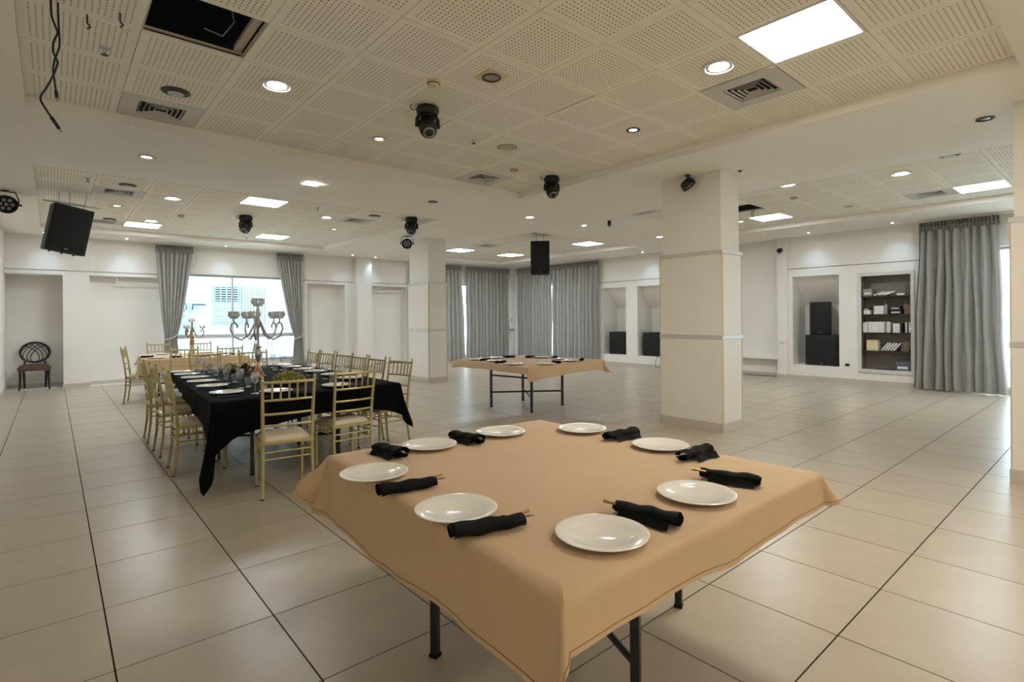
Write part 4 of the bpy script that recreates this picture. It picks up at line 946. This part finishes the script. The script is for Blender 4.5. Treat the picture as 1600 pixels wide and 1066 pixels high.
# dark medallion chair --------------------------------------------------------------------
o = thing('medallion_chair', 'dark wooden oval-back chair with brown seat in the wall niche', 'chair', (-.28, 14.78, 0), PI)
def bez(P, n=14): 
    return [((1-t)**3)*Vector(P[0])+3*t*(1-t)**2*Vector(P[1])+3*t*t*(1-t)*Vector(P[2])+t**3*Vector(P[3]) for t in [i/n for i in range(n+1)]]
for s in (-1, 1):
    MB().tube([(s*.235, .215, .0), (s*.222, .205, .06), (s*.215, .2, .25), (s*.22, .2, .42)], [.015, .017, .021, .024], 8).build('front_leg', 'darkwood', o)
    MB().tube([(s*.165, -.27, .0), (s*.17, -.235, .2), (s*.18, -.21, .42), (s*.165, -.215, .50), (s*.155, -.225, .56)], [.017, .02, .024, .02, .018], 8).build('rear_leg', 'darkwood', o)
def seatf(a, b):
    x, y = (a-.5)*2, (b-.5)*2; e = max(0, 1-abs(x)**5)*max(0, 1-abs(y)**5); w_ = .25+.02*y
    return Vector((x*w_, y*.235, .44+.075*e**.4))
MB().grid(seatf, 16, 16).build('seat_cushion', 'brownseat', o)
B((-.255, -.225, .385), (.255, .235, .443)).build('seat_rail', 'brownseat', o, bevel=.02, seg=2)
def bp(x, z): return Vector((x, -.225-.13*(z-.5)-.02*(1-(x/.24)**2), z))
CZ, A_, B_ = .745, .232, .205
fr = MB().tube([bp(A_*math.cos(t*2*PI/36), CZ+B_*math.sin(t*2*PI/36)) for t in range(36)], .021, 8, closed=True).build('back_frame', 'darkwood', o)
for w_, xt, zt_ in ((.075, .175, .145), (.125, .11, .185), (.175, .02, .205), (.205, -.06, .2)):
    for s in (-1, 1):
        P = [(0, -.195), (s*w_*1.7, -.19), (s*w_*1.15, .06), (-s*xt, zt_)]
        MB().tube([bp(max(-.225, min(.225, q.x)), CZ+q.y) for q in bez([(a, b, 0) for a, b in P])], .0085, 6).build('lattice_strip', 'darkwood', fr)

# black table setting -------------------------------------------------------------------------
def place(label, x, y, rot, group='plates on the black table', nap_label=None, dx=0, dy=0):
    plate(label, x, y, ZC+.006, group, True)
    def nf(a, b):
        return Vector(((a-.5)*.17, (b-.5)*.22, .0035+.001*math.sin(9*a)*math.sin(7*b)))
    q = thing('folded_napkin', nap_label, 'napkin', (x+dx, y+dy, ZC), rot, 'navy napkins on the black table')
    B((-.085, -.11, 0), (.085, .11, .0025)).build('lower_fold', 'navy', q, smooth=False); B((-.083, -.108, .0026), (.082, .10, .0055)).build('upper_fold', 'navy', q, smooth=False)
for k, (x, y) in enumerate([(1.15, 5.16), (1.16, 5.76), (1.17, 6.28), (1.19, 6.75), (1.19, 7.21), (1.20, 7.61)]):
    place('%s white plate along the left edge of the black table, counted from the camera' % ORD[k], x, y, .0, nap_label='%s navy napkin under the plates along the left edge of the black table' % ORD[k], dx=-.03, dy=-.12)
for k, (x, y) in enumerate([(1.5, 4.95), (2.06, 4.98)]):
    place('white plate at the front of the black table, %s one' % ('left' if k == 0 else 'right'), x, y, 0, nap_label='navy napkin at the front of the black table, %s one' % ('left' if k == 0 else 'right'), dx=.14, dy=.02)
for k, y in enumerate([5.5, 5.98, 6.5, 6.9, 7.35, 7.72]):
    place('%s white plate along the right edge of the black table, counted from the camera' % ORD[k], 2.43, y, .0, nap_label='%s navy napkin along the right edge of the black table' % ORD[k], dx=.03, dy=.12)
gl = MB().lathe([(.034, 0), (.034, .002), (.012, .005), (.0045, .012), (.004, .075), (.008, .085), (.026, .10), (.036, .125), (.038, .15), (.034, .185), (.0325, .185), (.036, .15), (.034, .126), (.024, .103), (.001, .092)], 16, cap1=False).mesh('wine_glass', 'goblet')
tum = MB().lathe([(.028, 0), (.034, .09), (.0325, .09), (.027, .006), (.001, .006)], 16, cap1=False).mesh('tumbler', 'goblet')
k1 = k2 = 0
for (x, y) in [(1.345, 5.02), (1.34, 5.50), (1.345, 6.02), (1.35, 6.42), (1.36, 6.95), (1.38, 7.35), (1.40, 7.72)]:
    k1 += 1; tag(link('wine_glass', gl, None, (x, y, ZC)), '%s stemmed glass along the left row of the black table' % ORD[k1-1], 'glass', 'stemmed glasses on the black table')
    k2 += 1; tag(link('tumbler', tum, None, (x+.085, y+.05, ZC)), '%s tumbler along the left row of the black table' % ORD[k2-1], 'glass', 'tumblers on the black table')
for j, y in enumerate([5.28, 5.72, 6.22, 6.7, 7.12, 7.55]):
    tag(link('wine_glass', gl, None, (2.24, y, ZC)), '%s stemmed glass along the right row of the black table' % ORD[j], 'glass', 'stemmed glasses on the black table')
    tag(link('tumbler', tum, None, (2.16, y+.05, ZC)), '%s tumbler along the right row of the black table' % ORD[j], 'glass', 'tumblers on the black table')
def foliage(label, x, y, L, Wd, Ht, rz, n, seed):
    o = thing('flower_arrangement', label, 'flowers', (x, y, ZC), rz); rnd = random.Random(seed)
    B((-L*.42, -Wd*.4, 0), (L*.42, Wd*.4, .035)).build('planter', 'bookblack', o, bevel=.006)
    for m, cnt in (('leaf', n), ('leafdark', n//3)):
        mb = MB()
        for _ in range(cnt):
            th, ph = rnd.uniform(0, 2*PI), math.acos(rnd.uniform(0, 1)); rr = rnd.uniform(.75, 1.05)
            c = Vector((L*.5*rr*math.sin(ph)*math.cos(th), Wd*.5*rr*math.sin(ph)*math.sin(th), .03+Ht*rr*math.cos(ph)*.95))
            d = Vector((rnd.uniform(-1, 1), rnd.uniform(-1, 1), rnd.uniform(-.3, 1))).normalized(); sd = d.orthogonal().normalized(); l = rnd.uniform(.014, .03)
            up = d.cross(sd)*.003
            mb.add([c-d*l*.5, c+sd*l*.32+up, c+d*l*.5, c-sd*l*.32+up], [(0, 1, 2, 3)])
        f_ = mb.build('blossoms' if m == 'leaf' else 'leaves', m, o); f_['kind'] = 'stuff'
    MB().lathe([(math.cos(i*PI/12), math.sin(i*PI/12)) for i in range(6)]+[(.001, 1)], 14, Matrix.Translation((0, 0, .036)) @ Matrix.Diagonal((L*.46, Wd*.44, Ht*.8, 1))).build('moss_core', 'leafdark', o)
foliage('yellow green flower arrangement at the near end of the black table', 1.79, 5.52, .33, .17, .10, .15, 700, 1)
foliage('small yellow green arrangement behind the striped fan on the black table', 1.66, 7.25, .20, .14, .09, .3, 350, 2)
o = thing('napkin_fan', 'black and gold striped fan standing beside the tall candelabra', 'napkin fan', (1.76, 6.98, ZC), .75); R_ = .12
for k in range(12):
    a0, a1 = PI*(k/12)*.94+.09, PI*((k+1)/12)*.94+.09; am_ = (a0+a1)/2
    mb = MB(); vs = [(0, -.008, .0), (R_*math.cos(a0), -.012, R_*math.sin(a0)), (R_*math.cos(am_)*1.02, .012, R_*math.sin(am_)*1.02), (R_*math.cos(a1), -.012, R_*math.sin(a1)), (0, .010, .0)]
    mb.add(vs, [(0, 1, 2), (0, 2, 3), (4, 2, 1), (4, 3, 2), (0, 4, 1), (0, 3, 4)]).build('pleat', 'brass' if k % 3 == 1 else 'bookblack', o, smooth=False)

# candelabra ----------------------------------------------------------------------------------
def beadcup(mb, c, r):
    for i, (f, rr, n) in enumerate(((-.62, .62, 8), (-.25, .92, 11), (.15, 1.0, 12), (.52, .88, 11))):
        for k in range(n):
            a = 2*PI*(k+.5*(i % 2))/n; mb.ball((c[0]+r*rr*math.cos(a), c[1]+r*rr*math.sin(a), c[2]+r*f), r*.25, 6, 4)
def candelabrum(label, x, y, hgt, R, arms, metal, base, crys, a0=.3, cz=.80, cr=.036):
    o = thing('candelabra', label, 'candelabra', (x, y, ZC), 0); h = hgt
    MB().lathe([(.085, 0), (.085, .008), (.072, .016), (.05, .05), (.028, .11), (.017, .15), (.015, .165)], 24).build('base', base, o)
    MB().lathe([(.013, .16), (.020, .19), (.032, .225), (.038, .265), (.030, .30), (.016, .32), (.036, .335), (.038, .342), (.014, .352), (.011, .40), (.011, h*.62), (.022, h*.64), (.026, h*.70), (.014, h*.76), (.011, h*.82), (.018, h*.86), (.010, h*.88), (.012, h*.92)], 16).build('stem', metal, o)
    t = MB(); beadcup(t, (0, 0, h-cr*.6), cr*1.15); tc_ = t.build('top_cup', crys, o); MB().lathe([(.010, h-cr*1.6), (.022, h-cr*1.35), (.02, h-cr*1.3), (.004, h-cr*1.3)], 12).build('cup_holder', metal, tc_)
    for k in range(arms):
        a = a0+2*PI*k/arms; d = Vector((math.cos(a), math.sin(a), 0)); zc = h*cz
        pts = [d*.015+Vector((0, 0, h*.74)), d*R*.18+Vector((0, 0, h*.66)), d*R*.38+Vector((0, 0, h*.54)), d*R*.68+Vector((0, 0, h*.48)), d*R*.98+Vector((0, 0, h*.52)), d*R*1.12+Vector((0, 0, h*.61)), d*R*1.08+Vector((0, 0, h*.68)), d*R*.95+Vector((0, 0, h*.70)), d*R*.84+Vector((0, 0, h*.66)), d*R*.86+Vector((0, 0, h*.63))]
        ar = MB().tube(pts, .0095, 8).build('arm', metal, o)
        c = d*R*.98+Vector((0, 0, zc)); MB().tube([d*R*.98+Vector((0, 0, h*.70)), c-Vector((0, 0, cr*.75))], .009, 8).build('cup_stem', metal, ar)
        t = MB(); beadcup(t, c, cr); t.build('crystal_cup', crys, ar)
        t = MB()
        for q in range(4): t.ball(d*R*.62+Vector((0, 0, h*.47-.012-.022*q)), .006, 6, 4)
        t.build('bead_drop', crys, ar)
    return o
candelabrum('tall silver and copper candelabra with crystal cups on the black table', 1.77, 6.48, .88, .25, 5, 'silver', 'copper', 'crystal', .55, .80, .052)
candelabrum('smaller gold candelabra with pinkish cups on the far peach table', 1.95, 11.3, .68, .17, 3, 'brass', 'gold', 'crystalpink', -.1, .78, .042)
# far peach table setting
for k, (x, y) in enumerate([(1.35, 10.85), (2.35, 10.72), (1.30, 11.6), (2.5, 11.5), (1.6, 12.05), (2.3, 12.0)]):
    plate('%s white plate on the far peach table, counted from the near left' % ORD[k], x, y, ZC, 'plates on the far peach table', True)
for k, (x, y, a) in enumerate([(1.62, 10.82, .2), (2.05, 10.78, .4), (2.55, 10.95, 1.2), (1.25, 11.25, .1)]):
    d = Vector((math.cos(a), math.sin(a)))*.09
    napkin('%s black napkin roll on the far peach table, from its near left' % ORD[k], (x-d.x, y-d.y), (x+d.x, y+d.y), ZC, None, group='napkin rolls on the far peach table', seed=40+k)
